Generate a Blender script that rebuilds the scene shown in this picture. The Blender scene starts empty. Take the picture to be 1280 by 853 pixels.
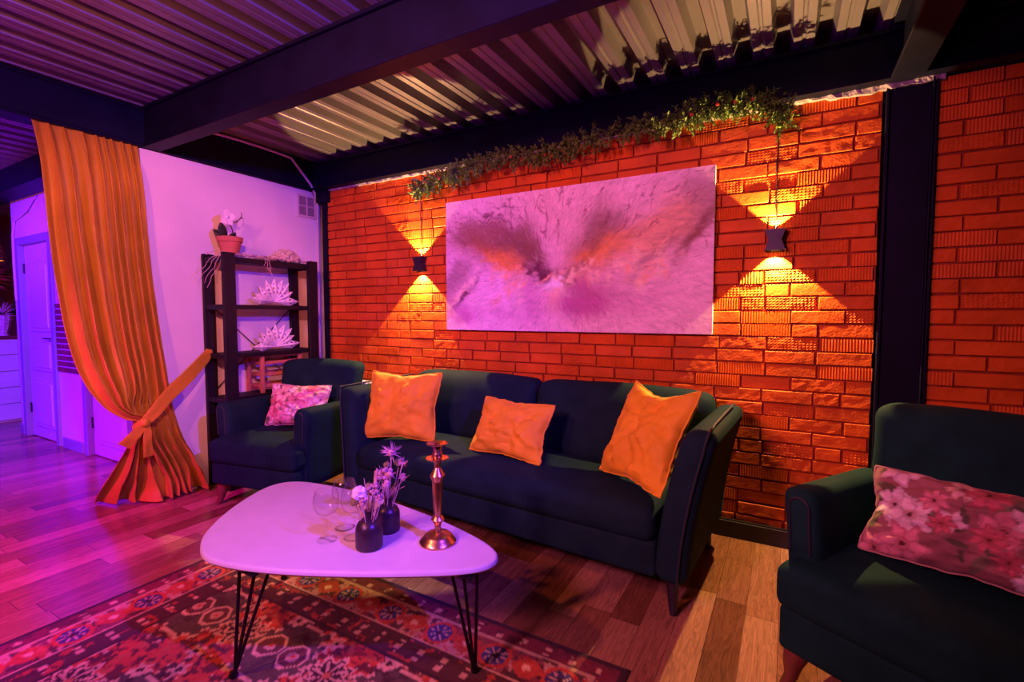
import bpy, bmesh, math, random
import numpy as np
from mathutils import Vector, Matrix, noise
SC = bpy.context.scene
COL = SC.collection
R = math.radians
rng = random.Random(7)

# ------------------------------------------------------------------ camera
cam = bpy.data.cameras.new('camera'); camo = bpy.data.objects.new('camera', cam); COL.objects.link(camo)
cam.sensor_fit = 'HORIZONTAL'; cam.sensor_width = 36.0; cam.lens = 603.0 / 1280 * 36.0
cam.clip_start = 0.05
camo.location = (0, 0, 1.27)
camo.rotation_euler = (R(90 - 3.09), 0, R(29.7))
SC.camera = camo

# ------------------------------------------------------------------ world, exposure
w = bpy.data.worlds.new('world'); SC.world = w; w.use_nodes = True
w.node_tree.nodes['Background'].inputs[0].default_value = (0.5, 0.08, 0.25, 1)
w.node_tree.nodes['Background'].inputs[1].default_value = 0.006
SC.view_settings.view_transform = 'Standard'; SC.view_settings.look = 'None'
SC.view_settings.exposure = 0.0; SC.view_settings.gamma = 1.0
SC.view_settings.use_curve_mapping = False

# ------------------------------------------------------------------ lamps (stage lights of the lounge, plus added fills)
def spot(name, loc, target, color, power, angle, blend=0.3, radius=0.05):
    l = bpy.data.lights.new(name, 'SPOT'); l.color = color; l.energy = power
    l.spot_size = R(angle); l.spot_blend = blend; l.shadow_soft_size = radius
    o = bpy.data.objects.new(name, l); COL.objects.link(o); o.location = loc
    o.rotation_euler = (Vector(target) - Vector(loc)).to_track_quat('-Z', 'Y').to_euler()
    return o
def point(name, loc, color, power, radius=0.1):
    l = bpy.data.lights.new(name, 'POINT'); l.color = color; l.energy = power; l.shadow_soft_size = radius
    o = bpy.data.objects.new(name, l); COL.objects.link(o); o.location = loc
    return o
WARM = (1.0, 0.20, 0.09)
# warm wash from the left of the camera, over the table towards the white wall
spot('warm_wash_lamp', (-1.9, -0.4, 2.40), (-2.6, 1.8, 0.5), WARM, 125, 140, 0.6, 0.04)
# added narrow warm fill that brightens the white wall and the curtain
spot('wall_wash_fill', (-0.7, 0.2, 2.3), (-3.7, 1.75, 1.40), (1.0, 0.24, 0.24), 270, 42, 0.6, 0.05)
# pink wash over the sofa and the picture
spot('pink_wash_lamp', (-1.3, -1.3, 2.3), (-1.3, 2.8, 1.2), (1.0, 0.20, 0.64), 370, 76, 0.8, 0.25)
# blue-violet wash from the right, aimed over the table at the white wall
spot('violet_wash_lamp', (0.9, 0.85, 2.28), (-2.9, 1.65, 0.98), (0.16, 0.03, 1.0), 540, 66, 0.6, 0.04)
# violet and magenta lamps of the next room, then an added fill
spot('violet_bar_lamp', (-5.2, -0.6, 2.2), (-6.4, 1.9, 0.8), (0.10, 0.0, 1.0), 1300, 85, 0.7, 0.1)
spot('magenta_floor_lamp', (-2.7, -0.9, 2.3), (-3.8, 0.35, 0.0), (1.0, 0.0, 0.85), 660, 80, 1.0, 0.1)
spot('bar_deck_fill', (-5.6, -0.4, 1.0), (-6.6, 1.0, 2.65), (1.0, 0.10, 0.35), 90, 80, 0.8, 0.1)  # unseen spot added to light the far decking pink
# added upward fill in place of magenta bounce on the decking
spot('deck_fill', (-3.0, -1.6, 0.4), (-2.7, 0.8, 2.65), (0.42, 0.0, 1.0), 170, 100, 0.8, 0.1)

# ------------------------------------------------------------------ materials
def nmat(name, color=(.5, .5, .5), rough=.6, metal=0.0, var=0.0, vscale=8.0, bump=0.0, bscale=60.0,
         sheen=0.0, sheen_tint=(1, 1, 1), spec=0.5, detail=4.0, stretch=None):
    m = bpy.data.materials.new(name); m.use_nodes = True
    nt = m.node_tree; N = nt.nodes; b = N['Principled BSDF']
    b.inputs['Base Color'].default_value = (*color, 1); b.inputs['Roughness'].default_value = rough
    b.inputs['Metallic'].default_value = metal; b.inputs['Specular IOR Level'].default_value = spec
    if sheen:
        b.inputs['Sheen Weight'].default_value = sheen; b.inputs['Sheen Roughness'].default_value = .35
        b.inputs['Sheen Tint'].default_value = (*sheen_tint, 1)
    tc = N.new('ShaderNodeTexCoord'); vec = tc.outputs['Object']
    if stretch:
        mp = N.new('ShaderNodeMapping'); mp.inputs['Scale'].default_value = stretch
        nt.links.new(vec, mp.inputs[0]); vec = mp.outputs[0]
    if var:
        n = N.new('ShaderNodeTexNoise'); n.inputs['Scale'].default_value = vscale; n.inputs['Detail'].default_value = detail
        nt.links.new(vec, n.inputs['Vector'])
        r = N.new('ShaderNodeValToRGB'); r.color_ramp.elements[0].position = .3; r.color_ramp.elements[1].position = .7
        r.color_ramp.elements[0].color = (*[c * (1 - var) for c in color], 1)
        r.color_ramp.elements[1].color = (*[min(1, c * (1 + var)) for c in color], 1)
        nt.links.new(n.outputs['Fac'], r.inputs[0]); nt.links.new(r.outputs[0], b.inputs['Base Color'])
    if bump:
        n2 = N.new('ShaderNodeTexNoise'); n2.inputs['Scale'].default_value = bscale; n2.inputs['Detail'].default_value = 5
        nt.links.new(vec, n2.inputs['Vector'])
        bp = N.new('ShaderNodeBump'); bp.inputs['Strength'].default_value = bump; bp.inputs['Distance'].default_value = .01
        nt.links.new(n2.outputs['Fac'], bp.inputs['Height']); nt.links.new(bp.outputs[0], b.inputs['Normal'])
    return m
def amat(name, rough=.8, bump=.0, bscale=300, sheen=0.0):
    m = nmat(name, rough=rough, bump=bump, bscale=bscale, sheen=sheen)
    a = m.node_tree.nodes.new('ShaderNodeAttribute'); a.attribute_name = 'Col'
    m.node_tree.links.new(a.outputs['Color'], m.node_tree.nodes['Principled BSDF'].inputs['Base Color'])
    return m
def emat(name, color, strength):
    m = bpy.data.materials.new(name); m.use_nodes = True
    b = m.node_tree.nodes['Principled BSDF']
    b.inputs['Base Color'].default_value = (*color, 1)
    b.inputs['Emission Color'].default_value = (*color, 1); b.inputs['Emission Strength'].default_value = strength
    return m
def glass(name, color=(.99, .99, .99)):
    """thin clear glass: see-through with grazing reflections"""
    m = bpy.data.materials.new(name); m.use_nodes = True
    nt = m.node_tree; N = nt.nodes; N.remove(N['Principled BSDF'])
    t = N.new('ShaderNodeBsdfTransparent'); t.inputs[0].default_value = (*color, 1)
    g = N.new('ShaderNodeBsdfGlossy'); g.inputs['Roughness'].default_value = .06
    lw = N.new('ShaderNodeLayerWeight'); lw.inputs['Blend'].default_value = .5
    f = N.new('ShaderNodeMath'); f.operation = 'POWER'; f.inputs[1].default_value = 4.0; nt.links.new(lw.outputs['Facing'], f.inputs[0])
    f2 = N.new('ShaderNodeMath'); f2.operation = 'MULTIPLY_ADD'; f2.inputs[1].default_value = .60; f2.inputs[2].default_value = .04; nt.links.new(f.outputs[0], f2.inputs[0]); f = f2
    mx = N.new('ShaderNodeMixShader'); nt.links.new(f.outputs[0], mx.inputs[0]); nt.links.new(t.outputs[0], mx.inputs[1]); nt.links.new(g.outputs[0], mx.inputs[2])
    nt.links.new(mx.outputs[0], N['Material Output'].inputs[0])
    return m

M = dict(
    brick=nmat('red_painted_brick', (.62, .120, .007), .6, var=.22, vscale=5, bump=.2, bscale=90, spec=.2),
    mortar=nmat('red_painted_mortar', (.26, .042, .006), .85, var=.4, vscale=12, bump=.6, bscale=50),
    white_wall=nmat('white_plaster', (.80, .76, .74), .8, var=.05, vscale=3, bump=.15, bscale=35),
    violet_wall=nmat('pale_plaster', (.75, .74, .76), .8, var=.05, vscale=3, bump=.1, bscale=35),
    steel=nmat('dark_painted_steel', (.004, .005, .014), .55, spec=.15, var=.3, vscale=6, bump=.08, bscale=25),
    deck=nmat('galvanised_decking', (.24, .23, .22), .42, metal=.3, var=.12, vscale=3, bump=.06, bscale=20),
    plaster_strip=nmat('ragged_plaster', (.42, .37, .31), .9, var=.4, vscale=30, bump=1, bscale=60),
    black=nmat('black_paint', (.014, .011, .014), .5, var=.3, vscale=10),
    shelf=nmat('black_stained_wood', (.006, .004, .006), .55, spec=.3, var=.4, vscale=6, bump=.1, stretch=(6, 6, .6)),
    velvet=nmat('dark_teal_velvet', (.008, .026, .028), .8, var=.18, vscale=9, bump=.12, bscale=220, sheen=.03, sheen_tint=(.10, .5, .6), spec=.08),
    velvet_dark=nmat('black_green_velvet', (.007, .040, .031), .8, var=.18, vscale=9, bump=.12, bscale=220, sheen=.04, sheen_tint=(.12, .5, .4), spec=.08),
    piping=nmat('dark_piping', (.012, .02, .022), .7),
    curtain=nmat('rust_velvet', (.48, .26, .014), .62, var=.12, vscale=4, bump=.1, bscale=150, sheen=.45, sheen_tint=(1, .6, .3), spec=.3),
    orange=nmat('orange_velvet', (.80, .44, .016), .66, var=.1, vscale=7, bump=.12, bscale=180, sheen=.4, sheen_tint=(1, .6, .3), spec=.3),
    table=nmat('white_table_top', (.64, .62, .63), .42, var=.04, vscale=14, bump=.02, bscale=40),
    table_edge=nmat('pale_table_edge', (.80, .68, .62), .5, var=.05),
    rod=nmat('black_steel_rod', (.012, .011, .012), .4, metal=.5),
    vase=nmat('matte_black_ceramic', (.028, .014, .022), .36, var=.2, vscale=8, bump=.05, bscale=40),
    brass=nmat('aged_brass', (.62, .36, .16), .3, metal=1.0, var=.3, vscale=25, bump=.08, bscale=50),
    glass=glass('clear_glass'),
    pot=nmat('terracotta', (.52, .16, .08), .75, var=.15, vscale=12, bump=.2, bscale=50),
    petal=nmat('white_petal', (.85, .78, .76), .7),
    leaf=nmat('dark_leaf', (.02, .035, .015), .5),
    twig=nmat('dark_twig', (.05, .025, .02), .8),
    paper=nmat('white_paper', (.86, .80, .82), .85, bump=.05),
    straw=nmat('pale_raffia', (.55, .38, .34), .9),
    moss=nmat('dried_white_florets', (.60, .52, .38), .9, var=.3, vscale=30),
    crate=nmat('reddish_wood', (.50, .17, .09), .6, var=.25, vscale=6, bump=.15, stretch=(5, 5, .8)),
    leg=nmat('reddish_wood_leg', (.16, .045, .022), .45, var=.25, vscale=7, stretch=(5, 5, .8)),
    needle=nmat('pine_needle', (.15, .27, .035), .55, var=.4, vscale=14),
    garland_stem=nmat('garland_stem', (.03, .03, .012), .8),
    berry=nmat('red_berry', (.45, .05, .02), .4),
    sconce=nmat('black_sconce', (.02, .016, .02), .4),
    vent=nmat('pale_vent_plastic', (.68, .58, .56), .5),
    vent_dark=nmat('vent_mesh', (.34, .27, .28), .7),
    cable=nmat('white_cable', (.70, .55, .55), .5),
    door=nmat('pale_door', (.62, .58, .60), .5, bump=.04),
    door_frame=nmat('grey_violet_frame', (.30, .28, .34), .5),
    metal=nmat('brushed_steel', (.6, .6, .6), .25, metal=1),
    canvas_side=nmat('canvas_side', (.72, .66, .6), .8),
    radiator=nmat('white_radiator', (.78, .74, .72), .5),
    boards=nmat('white_bar_boards', (.72, .70, .74), .5, var=.06, vscale=4),
    dark_red=nmat('dark_red_wall', (.20, .02, .04), .7, var=.3, vscale=4),
    gold=nmat('gold_glass', (.70, .48, .12), .25, metal=.8, var=.4, vscale=40),
    feather=nmat('red_feather', (.55, .05, .05), .9, var=.4, vscale=30),
    pink_glass=nmat('pink_crystal', (.80, .45, .58), .15, var=.4, vscale=60, bump=.5, bscale=80),
    thistle=nmat('pink_dried_thistle', (.55, .33, .36), .9, var=.3, vscale=40),
    sage=nmat('dried_sage', (.24, .22, .12), .9, var=.3, vscale=40),
    rug=amat('woven_rug', .95, .5, 260, .1),
    painting=amat('painted_canvas', .6, .08, 150),
    floral=amat('floral_cotton', .75, .1, 200, .1),
    lens=emat('warm_lens', (1.0, .62, .28), 6),
)

# plank floor
def floor_mat():
    m = bpy.data.materials.new('laminate_planks'); m.use_nodes = True
    nt = m.node_tree; N = nt.nodes; L = nt.links; b = N['Principled BSDF']
    def mth(op, a, c=None):
        n = N.new('ShaderNodeMath'); n.operation = op
        for i, v in enumerate((a, c)):
            if v is None: continue
            if isinstance(v, (int, float)): n.inputs[i].default_value = v
            else: L.new(v, n.inputs[i])
        return n.outputs[0]
    tc = N.new('ShaderNodeTexCoord'); sp = N.new('ShaderNodeSeparateXYZ'); L.new(tc.outputs['Object'], sp.inputs[0])
    xs = mth('DIVIDE', sp.outputs[0], .1235); xi = mth('FLOOR', xs); xf = mth('FRACT', xs)
    wn = N.new('ShaderNodeTexWhiteNoise'); wn.noise_dimensions = '1D'; L.new(xi, wn.inputs['W'])
    ys = mth('ADD', mth('DIVIDE', sp.outputs[1], .78), wn.outputs['Value']); yi = mth('FLOOR', ys); yf = mth('FRACT', ys)
    cb = N.new('ShaderNodeCombineXYZ'); L.new(xi, cb.inputs[0]); L.new(yi, cb.inputs[1])
    w2 = N.new('ShaderNodeTexWhiteNoise'); w2.noise_dimensions = '2D'; L.new(cb.outputs[0], w2.inputs['Vector'])
    ramp = N.new('ShaderNodeValToRGB'); e = ramp.color_ramp.elements
    e[0].color = (.19, .082, .036, 1); e[0].position = 0; e[1].color = (.54, .30, .15, 1); e[1].position = 1
    k = e.new(.35); k.color = (.31, .14, .066, 1); k = e.new(.7); k.color = (.41, .205, .10, 1)
    L.new(w2.outputs['Value'], ramp.inputs[0])
    # grain
    c2 = N.new('ShaderNodeCombineXYZ'); L.new(mth('ADD', mth('MULTIPLY', sp.outputs[0], 34), mth('MULTIPLY', w2.outputs['Value'], 50)), c2.inputs[0])
    L.new(mth('ADD', mth('MULTIPLY', sp.outputs[1], 2.4), mth('MULTIPLY', w2.outputs['Value'], 37)), c2.inputs[1])
    n1 = N.new('ShaderNodeTexNoise'); n1.inputs['Scale'].default_value = 1.0; n1.inputs['Detail'].default_value = 5; n1.inputs['Distortion'].default_value = 1.4
    L.new(c2.outputs[0], n1.inputs['Vector'])
    rings = mth('SINE', mth('MULTIPLY', n1.outputs['Fac'], 46))
    g = mth('ADD', mth('MULTIPLY', rings, .16), mth('ADD', mth('MULTIPLY', n1.outputs['Fac'], .7), .52))
    seam = mth('MULTIPLY', mth('GREATER_THAN', xf, .02), mth('GREATER_THAN', yf, .004))
    g2 = mth('MULTIPLY', g, mth('ADD', mth('MULTIPLY', seam, .6), .4))
    mx = N.new('ShaderNodeVectorMath'); mx.operation = 'SCALE'; L.new(ramp.outputs[0], mx.inputs[0]); L.new(g2, mx.inputs['Scale'])
    L.new(mx.outputs[0], b.inputs['Base Color'])
    b.inputs['Roughness'].default_value = .17; b.inputs['Specular IOR Level'].default_value = .5
    bp = N.new('ShaderNodeBump'); bp.inputs['Strength'].default_value = .12; bp.inputs['Distance'].default_value = .004
    L.new(g2, bp.inputs['Height']); L.new(bp.outputs[0], b.inputs['Normal'])
    return m
M['floor'] = floor_mat()

# ------------------------------------------------------------------ object helpers
def thing(name, label, cat, loc=(0, 0, 0), rotz=0.0, group=None):
    o = bpy.data.objects.new(name, None); COL.objects.link(o); o.empty_display_size = .1
    o.location = loc; o.rotation_euler = (0, 0, rotz); o['label'] = label; o['category'] = cat
    if group: o['group'] = group
    return o
def tag(o, label, cat, group=None, kind=None):
    o['label'] = label; o['category'] = cat
    if group: o['group'] = group
    if kind: o['kind'] = kind
    return o
def obj(name, bm, mat, parent=None, smooth=True, label=None):
    me = bpy.data.meshes.new(name)
    bmesh.ops.recalc_face_normals(bm, faces=bm.faces)
    bm.to_mesh(me); bm.free()
    mats = mat if isinstance(mat, (list, tuple)) else [mat]
    for m in mats: me.materials.append(m)
    if smooth:
        for p in me.polygons: p.use_smooth = True
        try: me.set_sharp_from_angle(angle=R(38))
        except Exception: pass
    o = bpy.data.objects.new(name, me); COL.objects.link(o)
    if parent: o.parent = parent
    if label: o['label'] = label
    return o
def struct(name, bm, mat, smooth=False, parent=None):
    o = obj(name, bm, mat, parent, smooth)
    if not parent: o['kind'] = 'structure'
    return o
def B(): return bmesh.new()
def box(bm, x0, x1, y0, y1, z0, z1, bev=0.0, seg=2, mi=0, mtx=None):
    r = bmesh.ops.create_cube(bm, size=1.0); vs = r['verts']
    for v in vs:
        v.co = Vector(((x0 + x1) / 2 + v.co.x * (x1 - x0), (y0 + y1) / 2 + v.co.y * (y1 - y0), (z0 + z1) / 2 + v.co.z * (z1 - z0)))
    fs = list({f for v in vs for f in v.link_faces})
    if bev > 0:
        es = list({e for v in vs for e in v.link_edges})
        rr = bmesh.ops.bevel(bm, geom=es, offset=bev, segments=seg, profile=.5, affect='EDGES')
        fs = list(set(rr['faces']) | {f for v in rr['verts'] for f in v.link_faces}); vs = list({v for f in fs for v in f.verts})
    for f in fs:
        if f.is_valid: f.material_index = mi
    if mtx is not None:
        for v in vs: v.co = mtx @ v.co
    return vs
def tube(bm, pts, rad, n=8, caps=True, mi=0):
    pts = [Vector(p) for p in pts]
    rads = rad if isinstance(rad, (list, tuple)) else [rad] * len(pts)
    rings = []; prev = None
    for i, p in enumerate(pts):
        t = (pts[min(i + 1, len(pts) - 1)] - pts[max(i - 1, 0)])
        if t.length < 1e-9: t = Vector((0, 0, 1))
        t.normalize()
        if prev is None:
            a = Vector((0, 0, 1)) if abs(t.z) < .9 else Vector((1, 0, 0)); u = t.cross(a).normalized()
        else:
            u = (prev - t * prev.dot(t))
            u = u.normalized() if u.length > 1e-6 else t.orthogonal().normalized()
        prev = u; v = t.cross(u)
        rings.append([bm.verts.new(p + (u * math.cos(2 * math.pi * k / n) + v * math.sin(2 * math.pi * k / n)) * rads[i]) for k in range(n)])
    for i in range(len(rings) - 1):
        for k in range(n):
            f = bm.faces.new((rings[i][k], rings[i][(k + 1) % n], rings[i + 1][(k + 1) % n], rings[i + 1][k])); f.material_index = mi
    if caps:
        bm.faces.new(rings[0][::-1]).material_index = mi; bm.faces.new(rings[-1]).material_index = mi
def lathe(bm, prof, n=40, c=(0, 0, 0), ripple=None, mi=0):
    rings = []
    for j, (r, z) in enumerate(prof):
        if r < 1e-5: rings.append([bm.verts.new((c[0], c[1], c[2] + z))]); continue
        ring = []
        for k in range(n):
            a = 2 * math.pi * k / n; rr = r * (1 + (ripple(j, a) if ripple else 0))
            ring.append(bm.verts.new((c[0] + rr * math.cos(a), c[1] + rr * math.sin(a), c[2] + z)))
        rings.append(ring)
    for A, C in zip(rings, rings[1:]):
        for k in range(n):
            a = A[k % len(A)]; b_ = A[(k + 1) % len(A)]; c_ = C[(k + 1) % len(C)]; d = C[k % len(C)]
            fs = [x for i, x in enumerate((a, b_, c_, d)) if x not in (a, b_, c_, d)[:i]]
            if len(fs) >= 3:
                try: bm.faces.new(fs).material_index = mi
                except ValueError: pass
def softbox(bm, x0, x1, y0, y1, z0, z1, r=.05, n=14, fn=None):
    """rounded box on a grid, optional deformation fn(u,v,w,co) with u,v,w in -1..1"""
    hx, hy, hz = (x1 - x0) / 2, (y1 - y0) / 2, (z1 - z0) / 2
    c = Vector(((x0 + x1) / 2, (y0 + y1) / 2, (z0 + z1) / 2))
    def ticks(h):
        rr = min(r, h * .98); t = [-h, -h + rr * .12, -h + rr * .3, -h + rr * .6, -h + rr]
        inner = [(-h + rr) + (2 * h - 2 * rr) * i / n for i in range(1, n)]
        return t + inner + [-a for a in t[::-1]]
    T = [ticks(hx), ticks(hy), ticks(hz)]; H = (hx, hy, hz); cache = {}
    def vert(p):
        key = tuple(round(a, 6) for a in p)
        if key in cache: return cache[key]
        q = Vector([max(-(H[i] - min(r, H[i] * .98)), min(H[i] - min(r, H[i] * .98), p[i])) for i in range(3)])
        d = Vector(p) - q
        rr = [min(r, H[i] * .98) for i in range(3)]
        pp = q
        if d.length > 1e-9:
            dn = Vector((d.x / rr[0], d.y / rr[1], d.z / rr[2])).normalized()
            pp = q + Vector((dn.x * rr[0], dn.y * rr[1], dn.z * rr[2]))
        co = pp + c
        if fn: co = fn(pp.x / hx, pp.y / hy, pp.z / hz, co)
        cache[key] = bm.verts.new(co); return cache[key]
    for ax in range(3):
        a, b_ = [(1, 2), (2, 0), (0, 1)][ax]
        for s in (-1, 1):
            for i in range(len(T[a]) - 1):
                for j in range(len(T[b_]) - 1):
                    ps = []
                    for (ii, jj) in ((i, j), (i + 1, j), (i + 1, j + 1), (i, j + 1)):
                        p = [0, 0, 0]; p[ax] = s * H[ax]; p[a] = T[a][ii]; p[b_] = T[b_][jj]; ps.append(vert(p))
                    if s < 0: ps = ps[::-1]
                    if len(set(ps)) > 2:
                        try: bm.faces.new(list(dict.fromkeys(ps)))
                        except ValueError: pass
def nz(x, y, z, s=1.0): return noise.noise(Vector((x * s, y * s, z * s)))
def set_colors(o, cols):
    me = o.data; a = me.color_attributes.new('Col', 'FLOAT_COLOR', 'POINT')
    c = np.ones((len(me.vertices), 4), dtype=np.float32); c[:, :3] = cols
    a.data.foreach_set('color', c.ravel())
# numpy value noise for the painted / woven / printed patterns
_T = np.random.RandomState(3).rand(256, 256)
def vn(x, y):
    xi = np.floor(x).astype(int); yi = np.floor(y).astype(int); xf = x - xi; yf = y - yi
    xf = xf * xf * (3 - 2 * xf); yf = yf * yf * (3 - 2 * yf)
    g = lambda a, b: _T[a % 256, b % 256]
    return (g(xi, yi) * (1 - xf) + g(xi + 1, yi) * xf) * (1 - yf) + (g(xi, yi + 1) * (1 - xf) + g(xi + 1, yi + 1) * xf) * yf
def fbm(x, y, o=4):
    s = 0; a = .5
    for i in range(o): s = s + a * vn(x * 2 ** i + 17 * i, y * 2 ** i + 31 * i); a *= .5
    return s
def lerp(a, b, t): return a + (b - a) * t

# ================================================================== SETTING
bm = B(); box(bm, -9.6, 2.4, -2.2, 3.1, -.06, 0); struct('floor', bm, M['floor'])

# ---- brick wall with real bricks
WY = 2.989
def brick_wall(name, x0, x1, z0, z1, seed):
    rg = random.Random(seed); bm = B()
    box(bm, x0, x1, WY + .004, WY + .12, z0, z1, mi=1)
    pitch, blen, joint = .0722, .2425, .009
    nrow = int((z1 - z0) / pitch) + 1
    for r_ in range(nrow):
        za = z0 + r_ * pitch; zb = min(za + pitch - joint, z1)
        if zb - za < .02: continue
        x = x0 - (r_ % 2) * blen * .5 - rg.uniform(0, .03)
        while x < x1:
            L_ = blen if rg.random() > .10 else blen * .5
            xa = max(x, x0); xb = min(x + L_ - joint * rg.uniform(.7, 1.4), x1)
            x += L_
            if xb - xa < .03: continue
            dep = rg.uniform(-.002, .0025); yf = WY - .010 + dep
            if rg.random() < .015: yf = WY - .001
            t = rg.uniform(-.006, .006); zj = rg.uniform(-.0015, .0015)
            kind = rg.random()
            za_, zb_ = za + zj, zb + zj
            if kind < .30:      # brick with vertical combed ribs
                n = max(4, int((xb - xa) / .0125)); vb = []; 
                ring = []
                for k in range(n * 2 + 1):
                    xx = xa + (xb - xa) * k / (n * 2)
                    yy = yf + (.0030 if k % 2 else 0) + (xx - xa) * t
                    ring.append((bm.verts.new((xx, yy, za_)), bm.verts.new((xx, yy, zb_))))
                for a, b_ in zip(ring, ring[1:]): bm.faces.new((a[0], b_[0], b_[1], a[1]))
                bl = [(bm.verts.new((xx, WY + .01, zz))) for xx, zz in ((xa, za_), (xb, za_), (xb, zb_), (xa, zb_))]
                bm.faces.new([v[0] for v in ring][::-1] + [bl[0], bl[1]]); bm.faces.new([v[1] for v in ring] + [bl[2], bl[3]])
                bm.faces.new((ring[0][0], ring[0][1], bl[3], bl[0])); bm.faces.new((ring[-1][1], ring[-1][0], bl[1], bl[2]))
            else:               # plain, pitted or waffled brick with a softened rim
                waf = kind > .80; nxi = max(4, int((xb - xa) / (.0085 if waf else .022))); nzi = 8 if waf else 4
                tu = [0, .0028] + [.0028 + (xb - xa - .0056) * i / nxi for i in range(1, nxi)] + [xb - xa - .0028, xb - xa]
                tv = [0, .0028] + [.0028 + (zb_ - za_ - .0056) * j / nzi for j in range(1, nzi)] + [zb_ - za_ - .0028, zb_ - za_]
                nx, nzv = len(tu) - 1, len(tv) - 1; rough = .0004 if kind < .62 else .0011
                sx_, sz_ = rg.uniform(0, 50), rg.uniform(0, 50); rows = []
                for j in range(nzv + 1):
                    row = []
                    for i in range(nx + 1):
                        edge = (i in (0, nx)) or (j in (0, nzv))
                        yy = yf + tu[i] * t + rough * 3 * nz(tu[i] * 30 + sx_, tv[j] * 30 + sz_, 0) + (.0035 if edge else 0)
                        if waf and not edge: yy += .0022 if (i % 2 == 0 or j % 2 == 0) else -.0006
                        row.append(bm.verts.new((xa + tu[i], yy, za_ + tv[j])))
                    rows.append(row)
                for j in range(nzv):
                    for i in range(nx): bm.faces.new((rows[j][i], rows[j][i + 1], rows[j + 1][i + 1], rows[j + 1][i]))
                rim = rows[0][:] + [rows[j][nx] for j in range(1, nzv + 1)] + rows[nzv][:-1][::-1] + [rows[j][0] for j in range(nzv - 1, 0, -1)]
                bk = [bm.verts.new((v.co.x, WY + .01, v.co.z)) for v in rim]
                for k in range(len(rim)):
                    k2 = (k + 1) % len(rim); bm.faces.new((rim[k2], rim[k], bk[k], bk[k2]))
    bmesh.ops.recalc_face_normals(bm, faces=bm.faces)
    return bm
struct('wall_back', brick_wall('b', -3.60, .375, .0, 2.37, 5), [M['brick'], M['mortar']])
struct('wall_right', brick_wall('b', .585, 2.3, .0, 2.37, 9), [M['brick'], M['mortar']])
# ---- white wall on the left
bm = B(); box(bm, -3.97, -3.735, 1.60, 3.11, 0, 2.37); struct('wall_left', bm, M['white_wall'])
# ---- wall of the doors beyond the curtain
def wall_doors():
    bm = B()
    for a, b_, z0, z1 in ((-7.12, -6.97, 0, 2.66), (-6.97, -6.06, 2.06, 2.66), (-6.06, -5.50, 0, 2.66), (-5.50, -4.58, 2.06, 2.66), (-4.58, -3.97, 0, 2.66)):
        box(bm, a, b_, 1.85, 2.05, z0, z1)
    box(bm, -7.12, -3.97, 2.05, 2.12, 0, 2.66)
    return bm
struct('wall_doors', wall_doors(), M['violet_wall'])
bm = B(); box(bm, -9.6, -9.45, -2.2, 3.1, 0, 2.66); struct('wall_bar', bm, M['dark_red'])
bm = B(); box(bm, -9.45, -7.12, 3.0, 3.1, 0, 2.66); struct('wall_bar_back', bm, M['dark_red'])
# baseboards
bm = B(); box(bm, -3.58, .375, 2.955, 2.985, 0, .095, .004); box(bm, -3.58, .375, 2.962, 2.985, .095, .102); struct('baseboard_back', bm, M['black'])
bm = B(); box(bm, .585, 2.3, 2.955, 2.985, 0, .095, .004); struct('baseboard_right', bm, M['black'])
bm = B()
for a, b_ in ((-7.12, -7.02), (-6.0, -5.56), (-4.52, -3.98)): box(bm, a, b_, 1.832, 1.85, 0, .10, .004)
struct('baseboard_doors', bm, M['door_frame'])
# doors
def door(name, x0, x1, knob_left):
    bm = B(); z1 = 2.06
    box(bm, x0, x0 + .075, 1.825, 1.90, 0, z1, .006); box(bm, x1 - .075, x1, 1.825, 1.90, 0, z1, .006); box(bm, x0 + .075, x1 - .075, 1.825, 1.90, z1 - .075, z1, .006)
    fr = struct(name, bm, M['door_frame'])
    bm = B(); a, b_ = x0 + .08, x1 - .08
    box(bm, a, b_, 1.875, 1.915, .01, z1 - .08)
    for za, zb in ((.12, .62), (.70, 1.02), (1.10, 1.80)):     # raised panels
        box(bm, a + .11, b_ - .11, 1.862, 1.876, za, zb, .008)
        box(bm, a + .15, b_ - .15, 1.852, 1.864, za + .04, zb - .04, .006)
    leaf = obj('door_leaf', bm, M['door'], fr, smooth=False)
    bm = B(); hx = a + .05 if knob_left else b_ - .05; s = 1 if knob_left else -1
    box(bm, hx - .02, hx + .02, 1.866, 1.876, .95, 1.09, .004); tube(bm, [(hx, 1.87, 1.04), (hx, 1.825, 1.04), (hx + s * .02, 1.82, 1.04), (hx + s * .12, 1.82, 1.04)], .009)
    obj('door_handle', bm, M['metal'], fr)
    bm = B()
    hx = b_ + .004 if knob_left else a - .004
    for z in (.3, 1.75): tube(bm, [(hx, 1.868, z - .05), (hx, 1.868, z + .05)], .009)
    obj('hinge', bm, M['black'], fr)
door('door_1', -6.97, -6.06, False)
door('door_2', -5.50, -4.58, False)

# ---- ceiling: trapezoidal steel decking, ribs running towards the brick wall
def deck():
    bm = B(); p = .18; x = -9.6 + .05
    prof = []
    while x < 2.4:
        prof += [(x, 2.635), (x + .034, 2.635), (x + .040, 2.641), (x + .050, 2.641), (x + .056, 2.635), (x + .090, 2.635), (x + .108, 2.70), (x + .162, 2.70)]
        x += p
    ys = (-2.2, 3.1); rows = [[bm.verts.new((a, y, z)) for a, z in prof] for y in ys]
    for i in range(len(prof) - 1): bm.faces.new((rows[0][i], rows[1][i], rows[1][i + 1], rows[0][i + 1]))
    return bm
struct('ceiling', deck(), M['deck'])
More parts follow.
